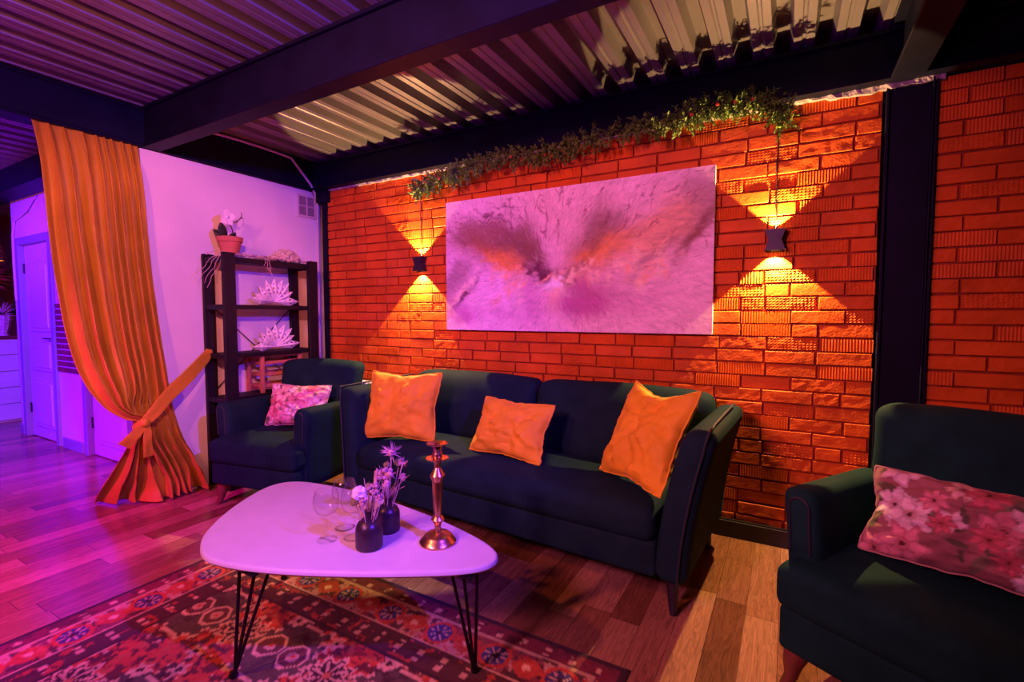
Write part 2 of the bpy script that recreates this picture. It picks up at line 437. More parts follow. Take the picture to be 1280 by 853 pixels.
# ---- steel beams
def ibeam(axis, c, a0, a1, z0, z1, fw, web=.03, fl=.018):
    """I section running along axis between a0 and a1, centred at c"""
    bm = B()
    for (h0, h1, wd) in ((z0, z0 + fl, fw), (z1 - fl, z1, fw), (z0 + fl, z1 - fl, web)):
        if axis == 'x': box(bm, a0, a1, c - wd / 2, c + wd / 2, h0, h1, .003, 1)
        else: box(bm, c - wd / 2, c + wd / 2, a0, a1, h0, h1, .003, 1)
    return bm
struct('trim_1', ibeam('x', 1.655, -3.70, 2.4, 2.37, 2.632, .105, .07), M['steel'])
struct('trim_2', ibeam('y', -3.785, -2.2, 3.0, 2.375, 2.625, .15, .14), M['steel'])
bm = B(); box(bm, -3.70, 2.4, 2.905, 3.0, 2.375, 2.60, .004, 1); box(bm, -3.70, 2.4, 2.885, 2.91, 2.585, 2.60); box(bm, -3.70, 2.4, 2.885, 2.91, 2.375, 2.39)
struct('trim_3', bm, M['steel'])
struct('trim_4', ibeam('y', .455, -2.2, 2.90, 2.372, 2.632, .13, .05), M['steel'])
bm = B(); box(bm, -9.45, -3.86, 1.62, 1.82, 2.43, 2.632, .004, 1); struct('trim_5', bm, M['steel'])
# columns
bm = B()
box(bm, .385, .575, 2.972, 3.08, 0, 2.37); box(bm, .385, .398, 2.95, 2.98, 0, 2.37, .002); box(bm, .556, .563, 2.945, 2.975, 0, 2.37, .002); box(bm, .568, .578, 2.95, 2.98, 0, 2.37, .002)
struct('trim_6', bm, M['steel'])
bm = B(); box(bm, -3.66, -3.597, 2.968, 3.08, 0, 2.37, .003); box(bm, -3.69, -3.56, 2.93, 2.985, 2.27, 2.37, .003); struct('trim_7', bm, M['steel'])
# ragged plaster strip left along the top of the brickwork
def ragged():
    bm = B(); rg = random.Random(3); prev = None
    n = 170
    for i in range(n + 1):
        x = lerp(-3.55, .60, i / n)
        h = .008 + .006 * rg.random() + (.014 if x > .15 else 0) * rg.uniform(.6, 1.2)
        cur = [bm.verts.new((x, 2.955 - rg.uniform(0, .012), 2.374)), bm.verts.new((x, 2.958 - rg.uniform(0, .012), 2.374 - h)), bm.verts.new((x, 2.985, 2.374 - h * .9)), bm.verts.new((x, 2.985, 2.374))]
        if prev:
            for k in range(4): bm.faces.new((prev[k], prev[(k + 1) % 4], cur[(k + 1) % 4], cur[k]))
        else: bm.faces.new(cur)
        prev = cur
    bm.faces.new(prev[::-1])
    return bm
struct('trim_8', ragged(), M['plaster_strip'])

# ================================================================== RUG
def rug():
    W_, L_ = 2.15, 3.1; x0, y1 = -2.60, 1.65
    res = .0085
    nx = int(W_ / res); ny = int(L_ / res)
    U, V = np.meshgrid(np.linspace(0, W_, nx + 1), np.linspace(0, L_, ny + 1))
    px, py = U, V
    wob = (fbm(U * 9, V * 9, 2) - .37) * .012
    d = np.minimum(np.minimum(U, W_ - U), np.minimum(V, L_ - V)) + wob * .5
    along = np.where(np.minimum(U, W_ - U) < np.minimum(V, L_ - V), V, U)
    C = np.zeros(U.shape + (3,))
    red = np.array([.58, .075, .022]); dark = np.array([.055, .018, .014]); cream = np.array([.80, .54, .28]); brown = np.array([.15, .055, .03])
    wine = np.array([.20, .022, .035]); blue = np.array([.055, .05, .16]); olive = np.array([.12, .085, .045]); orange_ = np.array([.52, .17, .05])
    def put(mask, col, k=1.0):
        m = (np.clip(mask, 0, 1) * k)[..., None]; C[:] = C * (1 - m) + np.asarray(col) * m
    n1 = fbm(U * 30, V * 30, 3); n2 = fbm(U * 14 + 9, V * 14, 3); n3 = vn(U * 75, V * 75); n4 = fbm(U * 45 + 4, V * 45, 2)
    # field
    C[:] = red; put(n2 > .56, np.array([.30, .03, .016])); put((n1 > .53), dark, .85); put(n4 > .58, np.array([.16, .02, .012]), .8); put((n1 < .30), orange_, .55); put((n3 > .93) & (n2 < .5), cream, .8)
    # field motifs on a lattice
    sx, sy = .50, .46
    def lat(ox, oy):
        a = (U - .36 - ox) / sx; b = (V - .36 - oy) / sy
        row = np.floor(b + .5); a = a + .5 * (row % 2)
        return (a - np.floor(a + .5)) * sx, (b - row) * sy
    a, b = lat(.12, .20)
    # dotted dark columns joining the medallions
    col = (np.abs(a) < .045) | (np.abs(b) < .040)
    put(col, dark, .9)
    dots = (np.abs(np.abs(a) - .036) < .008) & (np.sin(V * 150) > .2) | (np.abs(np.abs(b) - .032) < .007) & (np.sin(U * 150) > .2)
    put(dots, cream, .8)
    put(col & (np.sin(U * 120) * np.sin(V * 120) > .55), orange_, .8)
    aa, bb = np.abs(a), np.abs(b)
    hexd = np.maximum(aa * .86 + bb * .5, bb) + .012 * np.sign(np.sin(np.arctan2(b, a) * 14)) * (aa > .05)
    put(hexd < .150, olive); put((hexd < .150) & (n1 > .55), dark, .7)
    put(np.abs(hexd - .150) < .0085, cream, .85)
    for sg in (-1, 1):   # two small octagons inside
        hx = np.maximum(np.maximum(np.abs(a - sg * .065), np.abs(b)), (np.abs(a - sg * .065) + np.abs(b)) * .75)
        put(np.abs(hx - .056) < .006, cream, .9); put(hx < .050, brown); put((hx < .026) & (n1 > .36), cream, .75); put(hx < .010, red)
    a2, b2 = lat(.12 + sx / 2, .20)
    r2 = np.hypot(a2, b2); th = np.arctan2(b2, a2)
    ros = .062 * (1 + .22 * np.cos(th * 8))
    put(r2 < ros * 1.35, cream, .85); put(r2 < ros * 1.1, dark); put((r2 < ros * .95) & (np.cos(th * 8) > .35), cream, .8); put(r2 < .016, orange_)
    for ox, oy in ((.02, .05), (.27, .07), (.14, -.02), (.34, .36)):
        a3, b3 = lat(ox, oy); r3 = np.hypot(a3, b3); t3 = np.arctan2(b3, a3)
        put((r3 < .030 * (1 + .35 * np.cos(t3 * 5))), cream, .7); put(r3 < .012, dark)
        put((np.abs(r3 - .05) < .008) & (np.cos(t3 * 6) > 0), dark, .9)
    # borders, from the inside out
    def band(lo, hi, col): put((d >= lo) & (d < hi), col)
    hook = (np.sin(along * 62) > .72) & (np.abs(np.sin(d * 75 + along * 9)) > .55)
    band(0, .385, dark)
    band(.262, .375, np.array([.085, .028, .018])); put((d > .285) & (d < .355) & hook, cream, .8)
    put((np.abs(d - .378) < .006), dark); put((d > .27) & (d < .37) & (n1 > .6), red, .7)
    put(np.abs(d - .256) < .006, cream, .8)
    band(.112, .250, np.array([.60, .36, .22]))
    mb = (d >= .112) & (d < .250); dc = d - .181
    ph = ((along / .26) % 1.0 - .5) * .26
    rr = np.hypot(ph, dc); tt = np.arctan2(dc, ph)
    put(mb & (n2 > .46) , wine, .9); put(mb & (n1 > .50), dark, .9); put(mb & (n4 > .56), red, .8); put(mb & (n1 < .28), red, .8)
    put(mb & (rr < .066), red); put(mb & (rr < .050), blue); put(mb & (rr < .044) & (np.cos(tt * 8) > .55), cream, .75); put(mb & (rr < .012), dark)
    ph2 = ((along / .26 + .5) % 1.0 - .5) * .26
    leaf = np.abs(dc) < .050 * np.abs(np.cos(ph2 * 24)); put(mb & leaf & (np.abs(ph2) < .062), red, .85); put(mb & (np.hypot(ph2, dc) < .016), cream)
    put(np.abs(d - .106) < .006, cream, .7)
    band(.030, .100, wine); put((d > .045) & (d < .09) & hook, cream, .85); put((d > .03) & (d < .1) & (n1 > .57), dark, .7)
    band(-1, .030, np.array([.045, .014, .016]))
    C *= (.80 + .4 * n3)[..., None]
    bm = B()
    me = bpy.data.meshes.new('rug')
    Z = .007 + .0015 * (n1 - .4)
    Z[0, :] = Z[-1, :] = 0.001; Z[:, 0] = Z[:, -1] = 0.001
    pts = np.stack([x0 + U, y1 - V, Z], -1).reshape(-1, 3)
    idx = np.arange((nx + 1) * (ny + 1)).reshape(ny + 1, nx + 1)
    f = np.stack([idx[:-1, :-1], idx[1:, :-1], idx[1:, 1:], idx[:-1, 1:]], -1).reshape(-1, 4)
    bm.free()
    me.from_pydata(pts.tolist(), [], f.tolist()); me.materials.append(M['rug'])
    o = bpy.data.objects.new('rug', me); COL.objects.link(o)
    for p in me.polygons: p.use_smooth = True
    set_colors(o, C.reshape(-1, 3))
    tag(o, 'red patterned oriental rug with cream floral border under the coffee table', 'rug')
rug()

# ================================================================== SOFA
sofa = thing('sofa', 'long dark teal velvet three-seat sofa against the brick wall', 'sofa', (-1.375, 2.478, 0), R(-3.4))
V_ = M['velvet']
bm = B(); softbox(bm, -.945, .945, -.405, .38, .155, .31, .02, 10); obj('base', bm, V_, sofa)
def seat_fn(u, v, w_, co):
    co = co.copy(); k = max(0, w_)
    co.z += k * .022 * (1 - u ** 4) * (1 - v ** 2) + k * .006 * nz(co.x, co.y, 0, 3)
    return co
bm = B(); softbox(bm, -.94, .94, -.425, .26, .296, .452, .055, 22, seat_fn); obj('seat_cushion', bm, V_, sofa)
for s in (-1, 1):
    def back_fn(u, v, w_, co):
        co = co.copy(); co.y += (co.z - .44) * .26
        bulge = (1 - u * u) * (1 - w_ * w_)
        if v < 0: co.y -= .05 * bulge
        co.z += .012 * (1 - u * u) * (w_ > .5) - .03 * max(0, abs(u) - .75) * (w_ > .3)
        co.y += .010 * nz(co.x, co.z, s, 5); co.z += .006 * nz(co.x, co.z, s + 3, 4)
        return co
    x0, x1 = (-1.045, -.004) if s < 0 else (.004, 1.045)
    def cf(u, v, w_, co, f=back_fn, s=s):
        co = f(u, v, w_, co); t = max(0, -w_)
        outer = max(0, u * s); co.x -= s * outer * .13 * t      # narrower between the arms
        return co
    bm = B(); softbox(bm, x0, x1, .10, .27, .425, .862, .062, 14, cf); obj('back_cushion', bm, V_, sofa)
bm = B(); softbox(bm, -1.0, 1.0, .30, .415, .155, .79, .04, 12); obj('backrest_frame', bm, V_, sofa)
for s in (-1, 1):
    def arm_fn(u, v, w_, co, s=s):
        co = co.copy(); t = max(0, (co.z - .15) / .65)
        co.x += s * (.105 * t ** 1.7)
        co.y += .055 * t ** 2 * (v < 0) * -v
        return co
    x0, x1 = sorted((s * .935, s * 1.075))
    bm = B(); softbox(bm, x0, x1, -.425, .415, .15, .795, .052, 14, arm_fn); a = obj('armrest', bm, V_, sofa)
    bm = B(); pts = []
    for i in range(25):       # welt that frames the front panel of the arm
        t = i / 24; z = lerp(.16, .80, t); tt = (z - .15) / .65
        pts.append((s * 1.04 + s * .105 * tt ** 1.7 * (1.0 if t < .9 else .96), -.430 + .055 * tt ** 2 - .0 * t, z))
    pts += [(s * (1.04 + .095), -.36 + .04 + .1 * k, .804 + .002 * k) for k in range(1, 7)]
    tube(bm, pts, .0055, 6); obj('piping', bm, M['piping'], a)
for sx in (-1, 1):
    for sy, y in ((-1, -.34), (1, .33)):
        bm = B(); tube(bm, [(sx * 1.0, y, .165), (sx * 1.005, y + sy * .008, .08), (sx * 1.012, y + sy * .02, 0)], [.030, .024, .016], 12); obj('leg', bm, M['black'], sofa)

# ================================================================== PILLOWS
def pillow(w, h, t, seed, n=34, crease=.030, flange=.012, center_pull=0.0):
    """pillow in local XZ plane, facing -Y, bottom edge at z=0"""
    bm = B(); rg = random.Random(seed); front = {}; back = {}
    for j in range(n + 1):
        for i in range(n + 1):
            u = -1 + 2 * i / n; v = -1 + 2 * j / n
            e = max(0, (1 - abs(u) ** 2.6)) * max(0, (1 - abs(v) ** 2.6)); th = t / 2 * e ** .5
            pin = .10 * (1 - abs(v)) * abs(u) ** 3; pin2 = .10 * (1 - abs(u)) * abs(v) ** 3
            x = u * w / 2 * (1 - pin * (1 - v * v)); z = v * h / 2 * (1 - pin2 * (1 - u * u))
            ang = math.atan2(v, u); rad = math.hypot(u, v)
            wr = crease * e ** .6 * (nz(u * 1.6 + seed, v * 1.6, seed, 1.6) + .7 * math.sin(ang * 9 + seed + 3 * nz(u, v, seed, 2)) * rad * .5 + .5 * nz(u, v, seed + 5, 7))
            sag = -center_pull * (1 - u * u) * (v > 0) * v
            edge = .006 * nz(u * 3, v * 3, seed + 9, 2)
            x += edge; z += edge + sag
            front[i, j] = bm.verts.new((x, -th + wr, z + h / 2))
            back[i, j] = front[i, j] if i in (0, n) or j in (0, n) else bm.verts.new((x, th + wr * .5, z + h / 2))
    for j in range(n):
        for i in range(n):
            bm.faces.new((front[i, j], front[i + 1, j], front[i + 1, j + 1], front[i, j + 1]))
            q = (back[i, j], back[i, j + 1], back[i + 1, j + 1], back[i + 1, j])
            if len(set(q)) == 4:
                try: bm.faces.new(q)
                except ValueError: pass
    rim = [front[i, 0] for i in range(n + 1)] + [front[n, j] for j in range(1, n + 1)] + [front[i, n] for i in range(n - 1, -1, -1)] + [front[0, j] for j in range(n - 1, 0, -1)]
    pts = [v.co.copy() for v in rim]; pts.append(pts[0].copy())
    return bm, pts
def place(o, bl, br, tl):
    """put a pillow so that its bottom edge runs bl-br and it rises towards tl"""
    bl, br, tl = Vector(bl), Vector(br), Vector(tl)
    X = (br - bl).normalized(); Zv = (tl - bl); Zv = (Zv - X * Zv.dot(X)).normalized(); Y = Zv.cross(X)
    m = Matrix((X, Y, Zv)).transposed().to_4x4(); m.translation = (bl + br) / 2
    o.matrix_world = m
def add_pillow(name, label, cat, mat, w, h, t, seed, bl, br, tl, group=None, trim=None, **k):
    bm, rim = pillow(w, h, t, seed, **k)
    o = obj(name, bm, mat); tag(o, label, cat, group)
    b2 = B(); tube(b2, rim, .0045, 6, caps=False); obj('seam_trim', b2, trim or mat, o)
    place(o, bl, br, tl)
    return o
G = 'orange velvet cushions on the sofa'
add_pillow('throw_cushion', 'large orange velvet cushion standing at the left arm of the sofa', 'cushion', M['orange'], .50, .44, .15, 1,
           (-2.40, 2.22, .475), (-1.90, 2.36, .475), (-2.44, 2.36, .90), G, center_pull=.01)
add_pillow('throw_cushion', 'small flat orange velvet cushion at the middle of the sofa seat', 'cushion', M['orange'], .50, .33, .13, 2,
           (-1.62, 2.33, .475), (-1.12, 2.26, .475), (-1.55, 2.47, .76), G)
add_pillow('throw_cushion', 'orange velvet cushion slumped against the right arm of the sofa', 'cushion', M['orange'], .46, .50, .15, 3,
           (-.80, 2.33, .48), (-.47, 2.08, .49), (-.66, 2.52, .93), G, center_pull=.045, crease=.036)

# ================================================================== ARMCHAIRS
def armchair(label, loc, rz, vel):
    t = thing('armchair', label, 'armchair', loc, rz, 'velvet armchairs')
    bm = B(); softbox(bm, -.35, .35, -.35, .32, .15, .30, .02, 8); obj('base', bm, vel, t)
    def sf(u, v, w_, co):
        co = co.copy(); k = max(0, w_); co.z += k * .02 * (1 - u ** 4) * (1 - v * v) - k * .012 * max(0, -v) ** 3; return co
    bm = B(); softbox(bm, -.36, .36, -.375, .22, .292, .455, .045, 14, sf); obj('seat_cushion', bm, vel, t)
    def bf(u, v, w_, co):
        co = co.copy(); co.y += (co.z - .4) * .20
        if v < 0:
            co.y -= .03 * (1 - u * u) * (1 - w_ * w_)
            for bx_, bz in ((-.5, .3), (0, .3), (.5, .3), (-.25, -.15), (.25, -.15)):
                co.y += .018 * math.exp(-(((u - bx_) / .10) ** 2 + ((w_ - bz) / .12) ** 2))
        co.x += .018 * u * max(0, w_) ** 2 - u * .02 * max(0, -w_)
        co.z -= .018 * u * u * max(0, w_)
        return co
    bm = B(); softbox(bm, -.335, .335, .16, .315, .40, .935, .055, 16, bf); bk = obj('backrest', bm, vel, t)
    for s in (-1, 1):
        def af(u, v, w_, co, s=s):
            co = co.copy(); k = (co.z - .16) / .5
            co.x += s * .03 * max(0, k) ** 2; co.z -= .02 * (v + 1) * .5 * (w_ > 0) * w_
            return co
        x0, x1 = sorted((s * .245, s * .362))
        bm = B(); softbox(bm, x0, x1, -.285, .30, .16, .68, .042, 10, af); a = obj('armrest', bm, vel, t)
        bm = B(); pts = []
        for i in range(21):
            an = math.pi * i / 20; cx = s * .304 + s * .022; pts.append((cx + .032 * math.cos(an), -.2845, .625 + .030 * math.sin(an)))
        pts = [(pts[0][0] - s * .008, -.2845, .47)] + pts + [(pts[-1][0] - s * .008, -.2845, .47)]
        tube(bm, pts, .0045, 6); obj('piping', bm, M['piping'], a)
    for sx in (-1, 1):
        for sy in (-1, 1):
            x, y = sx * .305, sy * .27
            bm = B(); tube(bm, [(x, y, .16), (x + sx * .014, y + sy * .016, .12), (x + sx * .020, y + sy * .024, .08), (x + sx * .022, y + sy * .028, .04), (x + sx * .034, y + sy * .042, .008), (x + sx * .036, y + sy * .044, 0)],
                          [.042, .040, .030, .021, .017, .015], 12); obj('leg', bm, M['leg'], t, label='reddish wooden leg')
    return t
def facing(fl, rz, w=.70, d=.75):
    """centre of a chair whose front left corner is fl"""
    return (fl[0] + math.cos(rz) * w / 2 - math.sin(rz) * d / 2, fl[1] + math.sin(rz) * w / 2 + math.cos(rz) * d / 2, 0)
a = R(11); c = facing((-3.29, 1.72), a); armchair('dark velvet armchair in front of the black shelving unit', c, a, M['velvet']); CL = (c, a)
a = R(-29); c = facing((-.015, 1.79), a); armchair('dark green velvet armchair with wooden legs at right edge, by the black column', c, a, M['velvet_dark']); CR = (c, a)

def floral_colors(bm_o, w, h, seed, base):
    me = bm_o.data; n = len(me.vertices); co = np.empty(n * 3); me.vertices.foreach_get('co', co); co = co.reshape(-1, 3)
    x, z = co[:, 0], co[:, 2]; rs = np.random.RandomState(seed)
    C = np.tile(np.array(base), (n, 1)) * (.85 + .35 * fbm(x * 12 + 3, z * 12, 3))[:, None]
    def put(m, col, k=1.0):
        mm = (m.astype(float) * k)[:, None]; C[:] = C * (1 - mm) + np.asarray(col) * mm
    for k in range(40):      # leaves
        cx, cz, an = rs.uniform(-w / 2, w / 2), rs.uniform(0, h), rs.uniform(0, 6.28); l = rs.uniform(.020, .045)
        dx, dz = x - cx, z - cz; p = dx * math.cos(an) + dz * math.sin(an); q = -dx * math.sin(an) + dz * math.cos(an)
        put(np.abs(q) < .36 * l * np.clip(1 - (p / l) ** 2, 0, 1), [.10, .11, .05] if rs.rand() < .6 else [.22, .20, .10], .9)
    fl = [(.85, .62, .58), (.75, .28, .30), (.90, .70, .66), (.62, .14, .16), (.85, .55, .40)]
    for k in range(26):      # blossoms
        cx, cz = rs.uniform(-w / 2, w / 2), rs.uniform(.0, h); r0 = rs.uniform(.018, .058); npet = rs.randint(5, 8); ph = rs.uniform(0, 6)
        r = np.hypot(x - cx, z - cz); t = np.arctan2(z - cz, x - cx)
        col = np.array(fl[rs.randint(len(fl))]); ed = r0 * (1 + .22 * np.cos(npet * t + ph) + .10 * np.cos(2 * npet * t))
        put(r < ed, col * .8); put(r < ed * .82, col * (.75 + .45 * np.clip(r / r0, 0, 1))[:, None]); put((r < ed * .8) & (np.cos(npet * t + ph) < -.75), col * .6, .8)
        put(r < r0 * .34, col * .5 + np.array([.16, .04, .02])); put(r < r0 * .14, [.12, .03, .03])
    set_colors(bm_o, np.clip(C, 0, 1))
G = 'floral cushions on the armchairs'
def on_chair(CH, p):
    (c, a) = CH; return (c[0] + p[0] * math.cos(a) - p[1] * math.sin(a), c[1] + p[0] * math.sin(a) + p[1] * math.cos(a), p[2])
o = add_pillow('floral_cushion', 'pink floral cushion on the armchair in front of the shelving', 'cushion', M['floral'], .48, .30, .13, 11,
               on_chair(CL, (-.215, .00, .480)), on_chair(CL, (.215, .04, .480)), on_chair(CL, (-.19, .10, .76)), G, n=70)
floral_colors(o, .48, .30, 4, (.72, .34, .36)); set_colors(o.children[0], np.array([.6, .35, .35]))
o = add_pillow('floral_cushion', 'long pink floral cushion on the armchair at the right edge', 'cushion', M['floral'], .60, .29, .15, 12,
               on_chair(CR, (-.215, -.10, .485)), on_chair(CR, (.37, -.06, .50)), on_chair(CR, (-.17, .055, .74)), G, n=110)
floral_colors(o, .60, .29, 8, (.36, .15, .13)); set_colors(o.children[0], np.array([.5, .28, .2]))

# ================================================================== COFFEE TABLE
OUT = [(-1.709, .871), (-1.774, .894), (-1.83, .925), (-1.879, .96), (-1.935, 1.018), (-1.991, 1.087), (-2.05, 1.175), (-2.10, 1.27), (-2.135, 1.35), (-2.148, 1.429), (-2.115, 1.497), (-2.03, 1.535), (-1.891, 1.555),
       (-1.703, 1.563), (-1.493, 1.552), (-1.267, 1.522), (-1.081, 1.483), (-.92, 1.434), (-.85, 1.392), (-.825, 1.345), (-.835, 1.29), (-.895, 1.226), (-1.042, 1.130), (-1.190, 1.045), (-1.368, .957), (-1.516, .900), (-1.645, .872)]
def smooth_loop(P, n=4, it=3):
    P = [Vector((a, b, 0)) for a, b in P]
    for _ in range(it):
        Q = []
        for i in range(len(P)):
            a, b = P[i], P[(i + 1) % len(P)]; Q += [a * .75 + b * .25, a * .25 + b * .75]
        P = Q
    return P
def offset_loop(P, d):
    out = []
    for i in range(len(P)):
        t = (P[(i + 1) % len(P)] - P[i - 1]).normalized(); nrm = Vector((t.y, -t.x, 0)); out.append(P[i] + nrm * d)
    return out
TZ = .45
table = thing('coffee_table', 'white rounded-triangle coffee table on black hairpin legs standing on the rug', 'table', (-1.5, 1.22, 0))
loop = smooth_loop(OUT)
area = sum(loop[i].x * loop[(i + 1) % len(loop)].y - loop[(i + 1) % len(loop)].x * loop[i].y for i in range(len(loop)))
sgn = 1 if area > 0 else -1           # offset sign that points outwards is +sgn
bm = B(); rings = []
for d, z in ((-.012, TZ), (-.004, TZ - .0015), (0.0, TZ - .006), (0.001, TZ - .016), (-.006, TZ - .024), (-.02, TZ - .027)):
    rings.append([bm.verts.new((p.x + 1.5, p.y - 1.22, z)) for p in offset_loop(loop, d * sgn)])
for A_, C_ in zip(rings, rings[1:]):
    for k in range(len(A_)): bm.faces.new((A_[k], A_[(k + 1) % len(A_)], C_[(k + 1) % len(A_)], C_[k]))
bm.faces.new(rings[0]); bm.faces.new(rings[-1][::-1])
obj('tabletop', bm, M['table'], table)
for foot, tops in (((-1.648, .925), ((-1.590, .925), (-1.525, .940), (-1.485, .965))),
                   ((-.930, 1.365), ((-.940, 1.245), (-.912, 1.272), (-.885, 1.315))),
                   ((-2.060, 1.410), ((-2.055, 1.36), (-2.00, 1.40), (-1.985, 1.455)))):
    bm = B(); f = Vector((foot[0] + 1.5, foot[1] - 1.22, .008))
    for tp in tops:
        tp = Vector((tp[0] + 1.5, tp[1] - 1.22, TZ - .028)); off = (tp - f) * .0
        dxy = Vector((tp.x - f.x, tp.y - f.y, 0)); dxy = dxy.normalized() * .010
        tube(bm, [tp, f + dxy + Vector((0, 0, .02)), f + dxy * .6 + Vector((0, 0, .006))], .0058, 10)
    lathe(bm, [(0, -.0), (.014, 0), (.016, .006), (.012, .018), (0, .020)], 14, (f.x, f.y, 0.008))
    cx = sum(tp[0] for tp in tops) / 3 + 1.5; cy = sum(tp[1] for tp in tops) / 3 - 1.22
    box(bm, cx - .05, cx + .05, cy - .04, cy + .04, TZ - .031, TZ - .026, .001)
    obj('leg', bm, M['rod'], table)

# candlestick
t = thing('candlestick', 'tall turned brass candlestick at the right end of the coffee table', 'candlestick', (-1.075, 1.345, TZ))
bm = B(); lathe(bm, [(0, 0), (.064, 0), (.066, .006), (.063, .012), (.055, .018), (.050, .026), (.042, .033), (.026, .038), (.014, .043), (0, .044)], 48); obj('base', bm, M['brass'], t)
bm = B(); lathe(bm, [(0, .042), (.013, .042), (.011, .056), (.014, .072), (.022, .080), (.024, .087), (.018, .096), (.0135, .10), (.0145, .112), (.017, .165), (.0185, .205), (.0185, .222), (.019, .226), (.026, .242), (.027, .247), (.020, .258), (.010, .275), (.013, .292), (.016, .300), (0, .301)], 36); obj('stem', bm, M['brass'], t)
bm = B(); lathe(bm, [(0, .299), (.018, .299), (.038, .306), (.041, .310), (.037, .311), (.018, .305), (0, .305)], 60, ripple=lambda j, a: .035 * math.cos(a * 18) if j in (2, 3, 4) else 0); obj('drip_pan', bm, M['brass'], t)
bm = B(); lathe(bm, [(0, .303), (.014, .303), (.019, .318), (.018, .326), (.015, .332), (.015, .352), (.036, .359), (.038, .362), (.035, .364), (.012, .359), (.0105, .335), (0, .335)], 60, ripple=lambda j, a: .03 * math.cos(a * 18) if j in (6, 7, 8) else 0); obj('candle_cup', bm, M['brass'], t)

# bottles used as vases, and their dried flowers
def vase(loc, label, s=1.0):
    bm = B(); lathe(bm, [(0, 0), (.040, 0), (.046, .004), (.047, .012), (.047, .062), (.045, .078), (.038, .092), (.026, .102), (.016, .108), (.014, .116), (.014, .126), (.019, .131), (.019, .134), (.0155, .134), (.011, .128), (.011, .10), (.040, .07), (.040, .01), (0, .008)], 44)
    for v in bm.verts: v.co *= s
    o = obj('bottle_vase', bm, M['vase']); o.location = loc; tag(o, label, 'vase', 'black bottle vases on the coffee table'); return o
VA = (-1.262, 1.195, TZ); VB = (-1.30, 1.325, TZ)
vase(VA, 'matte black bottle vase nearest the table front, holding a white dried bloom')
vase(VB, 'matte black bottle vase behind the other one, holding a spiky dried thistle', .98)
def stem_pts(p0, p1, bend, n=7):
    p0, p1 = Vector(p0), Vector(p1); return [p0.lerp(p1, i / (n - 1)) + Vector(bend) * math.sin(math.pi * i / (n - 1)) for i in range(n)]
def blob(bm, c, r, seed, sub=2, amp=.2, sq=(1, 1, 1)):
    rr = bmesh.ops.create_icosphere(bm, subdivisions=sub, radius=1.0)
    for v in rr['verts']:
        k = 1 + amp * nz(v.co.x + seed, v.co.y, v.co.z, 2.5); v.co = Vector(c) + Vector((v.co.x * sq[0], v.co.y * sq[1], v.co.z * sq[2])) * r * k
def spikes(bm, c, r, n, seed, wid=.004, up=0.0):
    rg = random.Random(seed); c = Vector(c)
    for i in range(n):
        d = Vector((rg.gauss(0, 1), rg.gauss(0, 1), rg.gauss(0, 1) + up)).normalized(); p = c + d * r * rg.uniform(.7, 1.1)
        u = d.orthogonal().normalized() * wid; v = d.cross(u)
        q = [bm.verts.new(c + d * r * .2 + u), bm.verts.new(c + d * r * .2 - u * .5 + v * .86), bm.verts.new(c + d * r * .2 - u * .5 - v * .86)]; tp = bm.verts.new(p)
        for a_, b_ in ((0, 1), (1, 2), (2, 0)): bm.faces.new((q[a_], q[b_], tp))
def bouquet(loc, label, kind):
    t = thing('dried_bouquet', label, 'dried flowers', (loc[0], loc[1], loc[2] + .02), 0, 'dried bouquets in the bottle vases')
    rg = random.Random(kind * 7 + 1)
    neck = Vector((0, 0, .10)); ends = []
    if kind == 0:
        tips = [((-.005, -.035, .185), .026, 'white'), ((.035, -.005, .20), .018, 'pink'), ((-.045, -.01, .165), .020, 'sage'), ((-.030, -.035, .150), .018, 'sage'), ((.02, .02, .255), .0, 'stick'), ((.028, .016, .262), .0, 'stick'), ((.012, .022, .25), 0, 'stick'), ((.055, .03, .21), .014, 'pink'), ((.02, -.045, .165), .014, 'pink'), ((.06, -.01, .175), .012, 'pink'), ((-.02, .02, .19), .015, 'sage')]
    else:
        tips = [((.025, .0, .285), .046, 'thistle'), ((.06, .02, .245), .024, 'thistle'), ((.045, -.035, .215), .022, 'pink'), ((.0, -.03, .21), .022, 'pink'), ((.075, .0, .20), .020, 'thistle'), ((-.02, .02, .225), .016, 'sage'), ((.03, .035, .24), .02, 'sage')]
    bs = B(); bp = B(); bw = B(); bg = B(); bt = B()
    for p, r, k in tips:
        p = Vector(p); tube(bs, stem_pts((rg.uniform(-.006, .006), rg.uniform(-.006, .006), .02), p, (0, 0, -.01)), .0016 if k != 'stick' else .0032, 6)
        if k == 'white': blob(bw, p, r, 2, 3, .35, (1, 1, .9))
        elif k == 'pink':
            for i in range(9): blob(bp, p + Vector((rg.uniform(-1, 1), rg.uniform(-1, 1), rg.uniform(-1, 1))) * r * .8, r * .42, i, 1, .3)
            spikes(bp, p, r * 1.5, 14, kind + int(r * 1e4), .0022, .6)
        elif k == 'sage':
            blob(bg, p, r * .8, 5, 2, .4); spikes(bg, p, r * 1.3, 16, 5, .002, .3)
        elif k == 'thistle':
            blob(bt, p, r * .32, 5, 2, .3); spikes(bt, p, r, 44, int(r * 1e4), .0036, .35)
    for i in range(20):      # fine broom twigs
        an = rg.uniform(0, 6.28); q = rg.uniform(.02, .075); tube(bs, stem_pts((0, 0, .10), (q * math.cos(an) + .02, q * math.sin(an), rg.uniform(.15, .23)), (0, 0, .006), 5), .0011, 4)
    obj('stems', bs, M['thistle'], t)
    for nm, b_, m in (('white_bloom', bw, M['petal']), ('pink_florets', bp, M['thistle']), ('sage_heads', bg, M['sage']), ('thistle_heads', bt, M['thistle'])):
        if len(b_.verts): obj(nm, b_, m, t)
        else: b_.free()
bouquet(VA, 'dried bouquet with a round white bloom in the front black vase', 0)
bouquet(VB, 'dried bouquet with spiky pink thistle in the rear black vase', 1)

